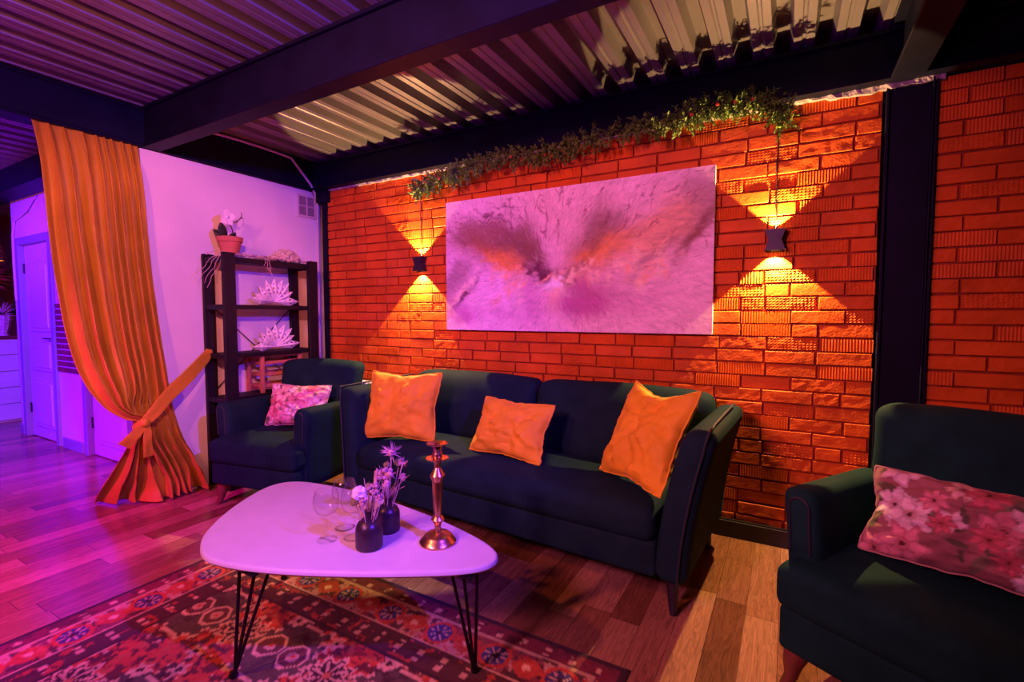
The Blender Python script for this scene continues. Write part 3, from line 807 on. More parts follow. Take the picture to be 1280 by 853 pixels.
# balloon glasses
def wine_glass(loc, label):
    bm = B(); lathe(bm, [(0, 0), (.037, 0), (.0375, .0015), (.030, .004), (.010, .008), (.0045, .014), (.0038, .03), (.0038, .078), (.006, .088), (.018, .094), (.033, .104), (.043, .122), (.0465, .142), (.044, .164), (.0375, .186), (.0365, .187), (.0355, .186), (.0425, .164), (.045, .142), (.0415, .123), (.0325, .1065), (.018, .097), (.0, .094)], 44)
    o = obj('wine_glass', bm, M['glass']); o.location = loc; tag(o, label, 'wine glass', 'empty balloon wine glasses on the coffee table')
wine_glass((-1.438, 1.158, TZ), 'empty balloon wine glass, leftmost and nearest of the three on the table')
wine_glass((-1.462, 1.262, TZ), 'empty balloon wine glass at the back of the group of three')
wine_glass((-1.368, 1.222, TZ), 'empty balloon wine glass beside the front black vase, rightmost of three')

# ================================================================== CURTAIN
def curtain():
    VV = [0, .1, .28, .46, .60, .68, .73, .77, .83, .91, 1.0]
    LF = [(-3.745, 1.085, 2.40), (-3.70, 1.105, 2.15), (-3.67, 1.118, 1.70), (-3.64, 1.15, 1.24), (-3.62, 1.20, .92), (-3.60, 1.285, .725), (-3.585, 1.385, .625), (-3.585, 1.468, .575), (-3.66, 1.435, .417), (-3.80, 1.395, .22), (-3.99, 1.372, .012)]
    RT = [(-3.74, 1.578, 2.40), (-3.67, 1.58, 2.10), (-3.66, 1.597, 1.62), (-3.655, 1.628, 1.18), (-3.65, 1.662, .85), (-3.65, 1.685, .70), (-3.65, 1.70, .62), (-3.65, 1.715, .56), (-3.645, 1.75, .42), (-3.64, 1.83, .22), (-3.64, 1.90, .02)]
    def samp(P, v):
        for i in range(len(VV) - 1):
            if v <= VV[i + 1] + 1e-9:
                t = (v - VV[i]) / (VV[i + 1] - VV[i])
                a, b = Vector(P[max(i - 1, 0)]), Vector(P[i]); c, d = Vector(P[i + 1]), Vector(P[min(i + 2, len(P) - 1)])
                return .5 * ((2 * b) + (c - a) * t + (2 * a - 5 * b + 4 * c - d) * t * t + (3 * b - a - 3 * c + d) * t ** 3)
    nu, nv = 300, 170; bm = B(); G_ = []
    for j in range(nv + 1):
        v = j / nv; l, r = samp(LF, v), samp(RT, v); row = []
        kn = math.exp(-((v - .765) / (.10 if v < .765 else .085)) ** 2)
        for i in range(nu + 1):
            u = i / nu
            gk = .16 * u / .55 if u < .55 else .16 + .84 * (u - .55) / .45
            g = lerp(u, gk, kn)
            p = l.lerp(r, g)
            # gathered columns near the tie sit above the belly
            lift = kn * (.0 if v > .765 else .10) * math.sin(math.pi * min(1, u / .55)) if u < .55 else 0
            p.z += lift * .35
            ph = 2 * math.pi * (8.5 * u + .42 * math.sin(u * 7.0 + 1) + .18 * math.sin(u * 17 + 2) + .30 * nz(u * 6, v * 1.2, 1))
            s_ = math.sin(ph); sh = math.copysign(abs(s_) ** 1.0, s_)
            A = lerp(.012, .050, min(1, v / .3)); A = lerp(A, .014, kn); A *= (1 + .5 * max(0, v - .8) / .2)
            A *= .75 + .5 * nz(u * 5, 0, v * 2 + 3)
            if u < .05: A *= u / .05
            p.x += A * sh + .006 * nz(u * 22, v * 14, 5)
            p.y += .010 * math.cos(ph) * (1 - kn)
            # full belly hanging over the tie
            p.x += .075 * math.exp(-((v - .66) / .09) ** 2) * math.exp(-((u - .28) / .30) ** 2)
            if v > .86:           # crumpled hem spread on the boards
                k = (v - .86) / .14
                mid = math.exp(-((u - .42) / .28) ** 2)
                p.x += k * k * (.16 * mid) + k * .045 * nz(u * 9, v * 10, 2); p.y += k * .045 * nz(u * 8, v * 11, 7)
                p.z = max(.006 + .006 * (1 + nz(u * 14, v * 20, 4)), p.z + k * .085 * abs(nz(u * 10, v * 12, 9)) * (1 - max(0, (k - .8) / .2)))
            if p.y > 1.59: p.x = max(p.x, -3.722)
            row.append(bm.verts.new(p))
        G_.append(row)
    for j in range(nv):
        for i in range(nu): bm.faces.new((G_[j][i], G_[j][i + 1], G_[j + 1][i + 1], G_[j + 1][i]))
    t = thing('curtain', 'tall rust-orange velvet curtain tied back to the left of the white wall', 'curtain', (-3.70, 1.45, 0))
    for v in bm.verts: v.co -= Vector((-3.70, 1.45, 0))
    o = obj('cloth', bm, M['curtain'], t)
    so = o.modifiers.new('thickness', 'SOLIDIFY'); so.thickness = .004; so.offset = -1
    # tie-back: a flat band from the shelf post to the knot, around the cloth, and its tails
    def band(bm, pts, wid, nrm=(1, 0, 0), thick=.004, n=24, twist=0.0):
        P = [Vector(p) for p in pts]; nrm = Vector(nrm)
        def cr(t):
            f = t * (len(P) - 1); i = min(int(f), len(P) - 2); t = f - i
            a, b, c, d = P[max(i - 1, 0)], P[i], P[i + 1], P[min(i + 2, len(P) - 1)]
            return .5 * ((2 * b) + (c - a) * t + (2 * a - 5 * b + 4 * c - d) * t * t + (3 * b - a - 3 * c + d) * t ** 3)
        prev = None; wl = wid if isinstance(wid, (list, tuple)) else [wid, wid]
        for k in range(n + 1):
            t = k / n; p = cr(t); q = cr(min(1, t + .02)) - cr(max(0, t - .02)); side = q.normalized().cross(nrm).normalized()
            ww = lerp(wl[0], wl[-1], t) if len(wl) == 2 else np.interp(t, np.linspace(0, 1, len(wl)), wl)
            nn = side.cross(q.normalized()); cur = []
            for (a, b) in ((-1, -1), (-.5, -.5), (0, -1.2), (.5, -.5), (1, -1), (1, 1), (.5, 1.5), (0, .8), (-.5, 1.5), (-1, 1)):
                cur.append(bm.verts.new(p + side * ww / 2 * a + nn * thick * b * (1 + .8 * nz(t * 5, a, b))))
            if prev:
                for m in range(10): bm.faces.new((prev[m], prev[(m + 1) % 10], cur[(m + 1) % 10], cur[m]))
            else: bm.faces.new(cur)
            prev = cur
        bm.faces.new(prev[::-1])
    bm = B(); O = Vector((-3.70, 1.45, 0))
    L_ = lambda pts: [Vector(p) - O for p in pts]
    band(bm, L_([(-3.665, 1.955, 1.020), (-3.655, 1.935, .975), (-3.60, 1.80, .865), (-3.555, 1.64, .745), (-3.53, 1.545, .655), (-3.535, 1.478, .585)]), [.035, .075, .085, .08, .055])
    band(bm, L_([(-3.535, 1.478, .585), (-3.60, 1.45, .565), (-3.72, 1.50, .56)]), [.05, .05], (0, -1, .2))
    band(bm, L_([(-3.535, 1.478, .585), (-3.53, 1.455, .555), (-3.54, 1.405, .495), (-3.56, 1.375, .455)]), [.03, .06, .075])
    band(bm, L_([(-3.535, 1.482, .585), (-3.53, 1.490, .545), (-3.535, 1.492, .46), (-3.55, 1.50, .36)]), [.03, .045, .055])
    blob(bm, Vector((-3.528, 1.478, .583)) - O, .03, 3, 2, .2, (.7, 1, 1))
    obj('tieback', bm, M['curtain'], t)
curtain()

# ================================================================== SHELVING UNIT
SX0, SX1, SY0, SY1 = -3.725, -3.475, 1.955, 2.735
unit = thing('shelving_unit', 'tall black open shelving unit against the white wall', 'shelving unit', (-3.6, 2.345, 0))
oy = lambda y: y - 2.345
ox = lambda x: x + 3.6
for y in (SY0, SY1):
    for x, wy in ((SX0, .075), (SX1, .085)):
        bm = B(); ya = y if y == SY0 else y - wy
        box(bm, ox(x), ox(x) + .032, oy(ya), oy(ya + wy), 0, 1.715, .002, 1); obj('post', bm, M['shelf'], unit)
for z, h in ((1.690, .030), (1.345, .024), (.990, .024), (.668, .024), (.16, .024)):
    bm = B()
    for k in range(5):        # slatted boards
        xa = SX0 + .034 + k * .0446; box(bm, ox(xa), ox(xa) + .0415, oy(SY0 + .004), oy(SY1 - .004), z - h, z, .002, 1)
    box(bm, ox(SX1 - .014), ox(SX1 + .0), oy(SY0 + .01), oy(SY1 - .01), z - h - .008, z - .004)
    for y in (SY0 + .006, SY1 - .026): box(bm, ox(SX0 + .03), ox(SX1), oy(y), oy(y + .02), z - h - .012, z - h)
    obj('shelf', bm, M['shelf'], unit)
for (za, zb) in ((1.335, .70), (.70, 1.335)):
    bm = B(); tube(bm, [(ox(SX0 + .012), oy(SY0 + .06), za), (ox(SX0 + .012 + (.004 if za > zb else 0)), oy(SY1 - .06), zb)], .0035, 6); obj('cross_brace', bm, M['rod'], unit)
bm = B(); lathe(bm, [(0, -.004), (.012, -.004), (.012, .004), (0, .004)], 14)
for v in bm.verts: v.co = Vector((v.co.z + ox(SX0 + .02), v.co.x, v.co.y + 1.017))
obj('brace_hub', bm, M['rod'], unit)

# orchid in a terracotta pot
t = thing('potted_orchid', 'small white-flowering plant in a terracotta pot on top of the shelving', 'potted plant', (-3.58, 2.085, 1.717))
bm = B(); lathe(bm, [(0, 0), (.056, 0), (.058, .004), (.074, .085), (.084, .088), (.087, .122), (.083, .124), (.078, .118), (.072, .10), (0, .10)], 40); obj('pot', bm, M['pot'], t)
bm = B(); blob(bm, (0, 0, .095), .072, 2, 3, .15, (1, 1, .18)); obj('soil', bm, M['twig'], t)
def leafshape(bm, p0, d, l, wd, curl):
    p0 = Vector(p0); d = Vector(d).normalized(); s = d.cross(Vector((1, 0, .2))).normalized(); n = 8; prev = None
    for i in range(n + 1):
        a = i / n; c = p0 + d * l * a + Vector((curl * a * a, 0, -abs(curl) * .3 * a * a)); ww = wd * math.sin(math.pi * min(.98, a * .9 + .08)) ** .7
        cur = [bm.verts.new(c - s * ww), bm.verts.new(c + Vector((.006, 0, 0))), bm.verts.new(c + s * ww)]
        if prev:
            for k in range(2): bm.faces.new((prev[k], prev[k + 1], cur[k + 1], cur[k]))
        prev = cur
for args in (((.01, -.04, .10), (.15, -.45, 1), .13, .036, .02), ((.01, -.01, .10), (.3, .3, 1), .07, .02, .03), ((-.02, -.03, .1), (-.1, -.75, 1), .10, .028, -.02)):
    bm = B(); leafshape(bm, *args); o = obj('leaf', bm, M['leaf'], t); o.modifiers.new('t', 'SOLIDIFY').thickness = .003
bm = B(); tube(bm, stem_pts((.01, .0, .10), (.01, -.03, .245), (.02, .02, 0)), .004, 8); tube(bm, stem_pts((.01, -.02, .225), (.02, .085, .29), (0, .01, -.015)), .0035, 6)
for p, q in (((.013, .02, .245), (.015, .03, .28)), ((.015, .045, .252), (.02, .05, .235)), ((.018, .07, .272), (.02, .095, .275)), ((.02, .085, .29), (.02, .08, .315)), ((.01, 0, .10), (.02, .02, .16)), ((.02, .02, .16), (.02, .055, .11))): tube(bm, [p, q], .003, 6)
obj('stem', bm, M['twig'], t)
bm = B()
for an in range(5):
    a = an * 2 * math.pi / 5 + .3; c = Vector((.025, -.035, .262)); d = Vector((.1, math.cos(a), math.sin(a))); leafshape(bm, c, d, .060, .030, .012)
blob(bm, (.035, -.035, .262), .016, 3, 2, .2); blob(bm, (.02, -.05, .225), .024, 4, 2, .25)
obj('flower', bm, M['petal'], t)

# white floret head and raffia
bm = B(); rg = random.Random(4)
for k in range(150):
    a = rg.uniform(0, 6.28); e = rg.uniform(0, 1) ** .7 * math.pi / 2
    blob(bm, (.062 * math.cos(a) * math.sin(e), .125 * math.sin(a) * math.sin(e), .012 + .085 * math.cos(e)), rg.uniform(.012, .02), k, 1, .5)
blob(bm, (0, 0, .042), .04, 1, 3, .1, (1.3, 2.6, 1.0))
o = obj('dried_flower_head', bm, M['moss']); o.location = (-3.575, 2.535, 1.693); tag(o, 'domed head of dried white florets lying on top of the shelving', 'dried flowers')
bm = B(); rg = random.Random(12)
for k in range(46):
    y = rg.uniform(1.93, 2.72); x = rg.uniform(-3.60, -3.47); L_ = rg.uniform(.08, .22); a = rg.uniform(-.8, .8)
    pts = []
    for i in range(9):
        s = i / 8 - .5
        pts.append((x + L_ * s * math.sin(a) + .012 * math.sin(i * 1.7 + k), y + L_ * s * math.cos(a), 1.698 + .010 * abs(math.sin(i * 1.1 + k)) + .022 * rg.random() * math.sin(math.pi * i / 8)))
    tube(bm, pts, .0021, 5)
for y0_, n_ in ((1.92, 4), (2.28, 3)):
    for k in range(n_):
        pts = [(-3.468, y0_ + .02 * k, 1.70)] + [(-3.458 - (.10 if y0_ < 2 else 0) * i / 5, y0_ + .02 * k + (-.012 * i if y0_ < 2 else .008 * math.sin(i + k)) + .008 * math.sin(i * 2 + k), 1.71 - ((.026 if y0_ < 2 else .012) + .005 * k) * i) for i in range(1, 7)]
        tube(bm, pts, .002, 5)
tag(obj('raffia_strands', bm, M['straw']), 'loose strands of pale raffia trailing over the top of the shelving', 'raffia')

# folded paper stars
def paper_star(loc, label, seed):
    bm = B(); rg = random.Random(seed)
    for k, (deg, l) in enumerate(((4, .20), (28, .17), (52, .19), (74, .185), (95, .185), (118, .19), (140, .19), (160, .19), (177, .215))):
        a = R(deg + rg.uniform(-3, 3)); d = Vector((0, math.cos(a), math.sin(a))); s = Vector((0, -math.sin(a), math.cos(a))); nrm = Vector((1, 0, 0)); d = (d + nrm * .12).normalized()
        n = 11; wmax = .034
        for side in (-1, 1):
            rows = []
            for i in range(n + 1):
                t = i / n; ww = wmax * (t / .62 if t < .62 else (1 - (t - .62) / .38 * .97)); row = []
                for j in range(4):
                    b = j / 3; row.append(bm.verts.new(d * l * t + s * side * ww * b + nrm * (.030 * (1 - b) * min(1, t / .5) * (1 if t < .62 else 1 - (t - .62) / .5))))
                rows.append(row)
            for i in range(n):
                for j in range(3):
                    if j == 1 and i in (4, 6, 8): continue      # cut-out slots
                    bm.faces.new((rows[i][j], rows[i + 1][j], rows[i + 1][j + 1], rows[i][j + 1]))
    z0 = min(v.co.z for v in bm.verts)
    for v in bm.verts: v.co.z -= z0
    o = obj('paper_star', bm, M['paper'], smooth=False); o.location = loc
    o.modifiers.new('t', 'SOLIDIFY').thickness = .0012
    tag(o, label, 'paper star', 'folded paper stars on the shelves')
paper_star((-3.55, 2.41, 1.3455), 'folded white paper star fanned out on the upper shelf', 1)
paper_star((-3.55, 2.415, .9905), 'folded white paper star fanned out on the shelf above the wooden crate', 2)

# slatted crate
t = thing('slatted_crate', 'small reddish slatted wooden crate on the shelf behind the armchair', 'crate', (-3.60, 2.44, .668))
for x in (-.088, .088):
    for y in (-.175, .155):
        bm = B(); box(bm, x - .013, x + .013, y - .014, y + .014, 0, .30, .002); obj('post', bm, M['crate'], t)
for z in (.035, .125, .215, .270):
    for x in (-.074, .074):
        bm = B(); box(bm, x - .004, x + .004, -.165, .145, z, z + .026, .001); obj('slat', bm, M['crate'], t)
    for y in (-.160, .140):
        bm = B(); box(bm, -.08, .08, y - .004, y + .004, z, z + .026, .001); obj('slat', bm, M['crate'], t)
bm = B()
for k in range(4): box(bm, -.07, .07, -.15 + k * .075, -.085 + k * .075, .020, .028)
obj('bottom', bm, M['crate'], t)

# ================================================================== WALL THINGS
def painting():
    x0, x1, z0, z1 = -2.255, -.371, 1.159, 2.111; W_, H_ = x1 - x0, z1 - z0
    t = thing('abstract_painting', 'wide unframed pink and orange abstract painting on the brick wall', 'painting', ((x0 + x1) / 2, 2.965, (z0 + z1) / 2))
    bm = B(); box(bm, -W_ / 2, W_ / 2, -.0145, .012, -H_ / 2, H_ / 2, .002, 1); obj('stretcher_frame', bm, M['canvas_side'], t)
    nx, ny = 440, 222
    U, V = np.meshgrid(np.linspace(0, 1, nx + 1), np.linspace(0, 1, ny + 1)); X = U * 2.0; Y = V
    wx = (fbm(X * 4, Y * 4, 4) - .46) * .30; wy = (fbm(X * 4 + 40, Y * 4 + 7, 4) - .46) * .30
    C = np.zeros(U.shape + (3,)); C[:] = (.90, .66, .70)
    def put(m, col, k=1.0):
        mm = (np.clip(m, 0, 1) * k)[..., None]; C[:] = C * (1 - mm) + np.asarray(col) * mm
    def g(x, y, sx, sy, rot=0.0):
        c, s = math.cos(rot), math.sin(rot); a = (X - x + wx) * c + (Y - y + wy) * s; b = -(X - x + wx) * s + (Y - y + wy) * c
        return 1.7 * np.exp(-(a / sx) ** 2 - (b / sy) ** 2)
    brown, dusk, orng, cream, plum, deep = (.20, .075, .035), (.30, .16, .12), (.86, .38, .05), (.97, .80, .52), (.13, .008, .05), (.52, .12, .36)
    put(g(.42, .62, .34, .16, -.25), (.46, .22, .12), .85); put(g(.30, .72, .20, .10), dusk, .6)
    put(g(.70, .62, .20, .12, -.8), brown, .75); put(g(.62, .66, .14, .06, -.5), dusk, .6); put(g(1.28, .64, .16, .13, .9), brown, .65)
    put(g(.50, .52, .13, .06, -.4), orng, .9); put(g(.62, .46, .10, .04, -.3), orng, .6); put(g(1.32, .52, .15, .07, .25), orng, .85)
    put(g(1.62, .62, .26, .13, .5), (.66, .36, .18), .85); put(g(1.70, .52, .20, .05, .6), brown, .55); put(g(1.88, .60, .18, .035, 1.0), (.30, .12, .09), .95); put(g(1.92, .80, .14, .12), dusk, .6)
    for k in range(30):                       # cream licks along the lower rim of the smear
        rs = np.random.RandomState(k); x = .45 + 1.35 * rs.rand(); y = .40 + .05 * math.sin(x * 5) + .05 * rs.randn() + .10 * max(0, x - 1.35)
        put(g(x, y, .035 + .03 * rs.rand(), .014, rs.uniform(.6, 1.9)), cream if k % 3 else (.88, .50, .30), .8)
    put(g(.92, .45, .22, .030, -.28), plum, .85); put(g(1.0, .42, .07, .05), plum, .9); put(g(1.13, .44, .10, .022, .35), plum, .7)
    put(np.exp(-((X - 1.0 + (.4 - Y) * .25) / (.030 + .10 * np.clip(.42 - Y, 0, 1))) ** 2) * np.clip((.42 - Y) * 14, 0, 1) * np.clip((Y - .12) * 5, 0, 1), (.95, .70, .46), .9)
    put(g(1.01, .37, .05, .045), (1.0, .97, .95), 1.0)
    put(g(1.18, .26, .15, .12, .2), deep, .85); put(g(.84, .27, .08, .12), deep, .5); put(g(.16, .16, .12, .10, .8), (.74, .28, .54), .6)
    put(g(.10, .38, .12, .06, .8), brown, .6); put(g(.14, .28, .16, .022, .8), cream, .8); put(g(.20, .30, .12, .02, .8), plum, .7); put(g(.05, .20, .10, .08), (.6, .3, .3), .6)
    put(g(1.4, .22, .25, .08), deep, .35); put(g(.5, .14, .2, .06), deep, .3)
    # brush strokes fanning out from the middle, each picking up the paint around it
    rs = np.random.RandomState(11); H2, W2 = ny + 1, nx + 1; base = C.copy()
    for k in range(9500):
        big = k < 2500
        x, y = rs.rand() * 2, rs.rand(); i0, j0 = min(int(y * ny), ny), min(int(x / 2 * nx), nx)
        an = math.atan2(y - .40, (x - 1.0) * .8) + rs.randn() * .35 + 1.1 * (fbm(np.array([x * 2.5]), np.array([y * 2.5 + 20]), 2)[0] - .40)
        l = rs.uniform(.05, .16) if big else rs.uniform(.02, .09); n = int(l * 200) + 2; bend = rs.randn() * 6
        col = base[i0, j0] * rs.uniform(.80, 1.18)
        q = rs.rand()
        if big: pass
        elif q < .03: col = np.array([.26, .06, .12]) if y > .3 else np.array([.50, .10, .30])
        elif q < .09: col = col * .5 + np.array([.48, .40, .40])
        tt = np.linspace(0, 1, n); aa = an + bend * tt * l
        xs = x + np.cumsum(np.cos(aa)) * l / n; ys = y + np.cumsum(np.sin(aa)) * l / n
        jj = (xs / 2 * nx).astype(int); ii = (ys * ny).astype(int); ok = (jj >= 0) & (jj < W2) & (ii >= 0) & (ii < H2); jj, ii = jj[ok], ii[ok]
        al = (.75 * (1 - tt[ok]) ** .7)[:, None]; C[ii, jj] = C[ii, jj] * (1 - al) + col * al
        if big:
            for oi, oj in ((1, 0), (2, 0), (0, 1), (1, 1), (-1, 0), (-1, 1), (2, 1)):
                i2 = np.clip(ii + oi, 0, H2 - 1); j2 = np.clip(jj + oj, 0, W2 - 1); C[i2, j2] = C[i2, j2] * (1 - al * .8) + col * rs.uniform(.93, 1.07) * al * .8
        elif q > .6:
            i2 = np.minimum(ii + 1, H2 - 1); C[i2, jj] = C[i2, jj] * (1 - al * .7) + col * al * .7
    tex = fbm(X * 16, Y * 40, 3); tex2 = fbm(X * 34 + 5, Y * 34, 3); jag = (tex2 - .40) * .10
    def gj(x, y, sx, sy, rot=0.0):
        c, s = math.cos(rot), math.sin(rot); a = (X - x + wx * .5 + jag) * c + (Y - y + wy * .5 + jag) * s; b = -(X - x + wx * .5) * s + (Y - y + wy * .5 + jag) * c
        return 1.5 * np.exp(-(a / sx) ** 2 - (b / sy) ** 2) * np.clip(.35 + 2.2 * (tex - .28), 0, 1)
    put(gj(.50, .53, .16, .07, -.45), orng, .7); put(gj(1.30, .53, .16, .06, .3), orng, .75); put(gj(1.66, .66, .20, .10, .5), (.86, .52, .26), .7)
    put(gj(.40, .64, .24, .07, -.2), brown, .6); put(gj(.72, .60, .16, .06, -.7), brown, .6); put(gj(1.27, .64, .12, .08, .9), brown, .6); put(gj(1.86, .58, .20, .030, 1.0), (.26, .10, .06), .9)
    put(gj(.80, .45, .14, .028, -.25), plum, .9); put(gj(.97, .43, .10, .035, -.3), plum, 1.0); put(gj(1.12, .43, .10, .025, .4), plum, .8)
    for k in range(34):
        rs = np.random.RandomState(100 + k); x = .42 + 1.35 * rs.rand(); y = .385 + .035 * rs.randn() + .12 * max(0, x - 1.35) + .03 * math.sin(x * 7)
        put(gj(x, y, .05, .016, rs.uniform(.5, 2.2)), cream if k % 2 else (.92, .50, .28), .75)
    put(np.exp(-((X - 1.0 + (.4 - Y) * .25 + jag * .4) / (.028 + .11 * np.clip(.42 - Y, 0, 1))) ** 2) * np.clip((.42 - Y + jag * .5) * 16, 0, 1) * np.clip((Y - .10) * 4.5, 0, 1), (.98, .72, .42), .85)
    put(gj(1.01, .375, .045, .035) * 1.4, (1.0, .98, .96), 1.0)
    put(gj(.14, .29, .16, .02, .8), cream, .85); put(gj(.20, .30, .13, .018, .8), plum, .8); put(gj(1.17, .24, .14, .10, .2), deep, .7); put(gj(.17, .12, .12, .06, .5), deep, .5)
    for k in range(70):                       # dark feather tips across the upper part
        rs = np.random.RandomState(300 + k); x, y = rs.rand() * 2, rs.uniform(.62, .99)
        put(gj(x, y, rs.uniform(.03, .09), .005, math.atan2(y - .4, x - 1) + rs.randn() * .3), (.24, .06, .10), .7)
    put(gj(.46, .87, .12, .012, -.35), plum, .8); put(gj(.50, .82, .15, .008, -.25), plum, .8); put(gj(.55, .93, .14, .008, -.1), plum, .7)
    C *= (.86 + .32 * tex)[..., None]
    st2 = C.mean(-1)
    me = bpy.data.meshes.new('canvas'); idx = np.arange((nx + 1) * (ny + 1)).reshape(ny + 1, nx + 1)
    rel = .0010 * (st2 - .4)
    pts = np.stack([(U - .5) * W_, -.016 - rel, (V - .5) * H_], -1).reshape(-1, 3)
    f = np.stack([idx[:-1, :-1], idx[:-1, 1:], idx[1:, 1:], idx[1:, :-1]], -1).reshape(-1, 4)
    me.from_pydata(pts.tolist(), [], f.tolist()); me.materials.append(M['painting'])
    for p in me.polygons: p.use_smooth = True
    o = bpy.data.objects.new('canvas', me); COL.objects.link(o); o.parent = t; set_colors(o, np.clip(C, 0, 1).reshape(-1, 3))
painting()

def wall_sconce(x, z, label):
    t = thing('wall_sconce', label, 'wall lamp', (x, 2.945, z), 0, 'black hourglass wall sconces')
    bm = B()
    P = [(.050, -.055), (.047, -.050), (.030, 0.0), (.047, .050), (.050, .055)]
    ring = []
    for r_, zz in P: ring.append([bm.verts.new((sx * r_, sy * min(r_, .032) , zz)) for sx, sy in ((-1, -1), (1, -1), (1, 1), (-1, 1))])
    inner = [[bm.verts.new((v.co.x * .92, v.co.y * .90, v.co.z)) for v in rg_] for rg_ in ring]
    for R_ in (ring, inner):
        for a, b_ in zip(R_, R_[1:]):
            for k in range(4): bm.faces.new((a[k], a[(k + 1) % 4], b_[(k + 1) % 4], b_[k]))
    for k in range(4):
        bm.faces.new((ring[0][k], ring[0][(k + 1) % 4], inner[0][(k + 1) % 4], inner[0][k])); bm.faces.new((ring[-1][k], ring[-1][(k + 1) % 4], inner[-1][(k + 1) % 4], inner[-1][k]))
    bmesh.ops.bevel(bm, geom=[e for e in bm.edges if e.is_manifold and e.calc_face_angle(0) > 1.2], offset=.0015, segments=1, affect='EDGES')
    obj('lamp_body', bm, M['sconce'], t, smooth=False)
    bm = B(); box(bm, -.035, .035, .022, .036, -.03, .03, .003); obj('back_plate', bm, M['sconce'], t)
    for s in (-1, 1):
        bm = B(); lathe(bm, [(0, -.004), (.022, -.004), (.024, 0), (.022, .004), (0, .004)], 24, (0, -.004, s * .040)); obj('lens', bm, M['lens'], t, label='glowing lamp lens')
        sp = spot('sconce_beam', (0, 0, 0), (0, 0, s), (1.0, .52, .21), 75 if s > 0 else 130, 94, .05, .008)
        sp.parent = t; sp.location = (0, -.004, s * .050)
    bm = B(); pts = [(0, .03, .03)] + [(.003 * math.sin(k * 1.3), .022 + .003 * math.sin(k * 2.1), .06 + k * .04) for k in range(15)]
    tube(bm, pts, .0032, 8); obj('power_cable', bm, M['black'], t)
wall_sconce(-.068, 1.668, 'black hourglass up-and-down wall lamp to the right of the painting')
wall_sconce(-2.512, 1.668, 'black hourglass up-and-down wall lamp to the left of the painting')

# pine garland along the beam
def garland():
    PT = [(-2.47, 2.87, 2.19), (-2.40, 2.86, 2.235), (-2.20, 2.85, 2.26), (-1.9, 2.84, 2.325), (-1.6, 2.84, 2.315), (-1.3, 2.84, 2.31), (-1.05, 2.83, 2.34), (-.85, 2.83, 2.36), (-.65, 2.83, 2.325), (-.52, 2.83, 2.345), (-.35, 2.84, 2.385), (-.18, 2.84, 2.375), (-.06, 2.85, 2.315), (-.04, 2.86, 2.25)]
    P = [Vector(p) for p in PT]; Q = []
    for i in range(len(P) - 1):
        for k in range(8): Q.append(P[i].lerp(P[i + 1], k / 8))
    Q.append(P[-1])
    t = thing('pine_garland', 'green pine garland strung along the beam above the painting', 'garland', (-1.25, 2.85, 2.32)); O = Vector((-1.25, 2.85, 2.32))
    bm = B(); tube(bm, [q - O for q in Q], .006, 6); obj('wire', bm, M['garland_stem'], t)
    rg = random.Random(21); bn = B(); bs = B(); bb = B()
    L_ = [0]
    for a, b in zip(Q, Q[1:]): L_.append(L_[-1] + (b - a).length)
    for k in range(680):
        s = rg.uniform(0, L_[-1]) if k < 400 else (rg.uniform(0, .5) if k % 3 == 0 else rg.uniform(L_[-1] - .72, L_[-1])); i = max(j for j in range(len(L_)) if L_[j] <= s); i = min(i, len(Q) - 2)
        c = Q[i].lerp(Q[i + 1], (s - L_[i]) / max(1e-6, L_[i + 1] - L_[i]))
        d = Vector((rg.gauss(0, .8), rg.gauss(-.35, .5), rg.gauss(-.12, .8))).normalized(); l = rg.uniform(.045, .10)
        if c.y + d.y * l > 2.885: d.y = -abs(d.y); 
        tip = c + d * l + Vector((0, 0, -.012)); tube(bs, [c - O, tip - O], .0016, 4)
        for m in range(20):
            f = .15 + .85 * m / 19; p = c.lerp(tip, f) - O
            nd = (d * .7 + Vector((rg.gauss(0, .7), rg.gauss(0, .7), rg.gauss(0, .7)))).normalized(); ln = rg.uniform(.016, .028)
            sd = nd.orthogonal().normalized() * .0042; e = p + nd * ln
            bn.faces.new((bn.verts.new(p - sd * .5), bn.verts.new(p + sd * .5), bn.verts.new(p.lerp(e, .55) + sd), bn.verts.new(e), bn.verts.new(p.lerp(e, .55) - sd)))
    obj('twigs', bs, M['garland_stem'], t); obj('needles', bn, M['needle'], t, smooth=False)
    for s in (.16, .30, .9, 2.02, 2.16, 2.24, 2.33):
        i = min(range(len(L_)), key=lambda j: abs(L_[j] - s)); b_ = B(); blob(b_, Q[i] - O + Vector((0, -.05, -.01)), .011, 1, 2, .08); obj('berry', b_, M['berry'], t, label='small red berry')
garland()

# air vent
t = thing('air_vent', 'small square air vent at the top right of the white wall', 'vent', (-3.735, 2.862, 2.23))
bm = B()
for a in ((-.095, .095, -.10, -.080), (-.095, .095, .080, .10), (-.095, -.078, -.080, .080), (.078, .095, -.080, .080), (-.006, .006, -.08, .08), (-.078, .078, -.005, .005)): box(bm, .001, .016, a[0], a[1], a[2], a[3], .002, 1)
obj('frame', bm, M['vent'], t)
bm = B(); box(bm, .001, .004, -.078, .078, -.08, .08)
for k in range(15): box(bm, .003, .011, -.077, .077, -.077 + k * .0107, -.0715 + k * .0107)
obj('louvres', bm, M['vent_dark'], t)

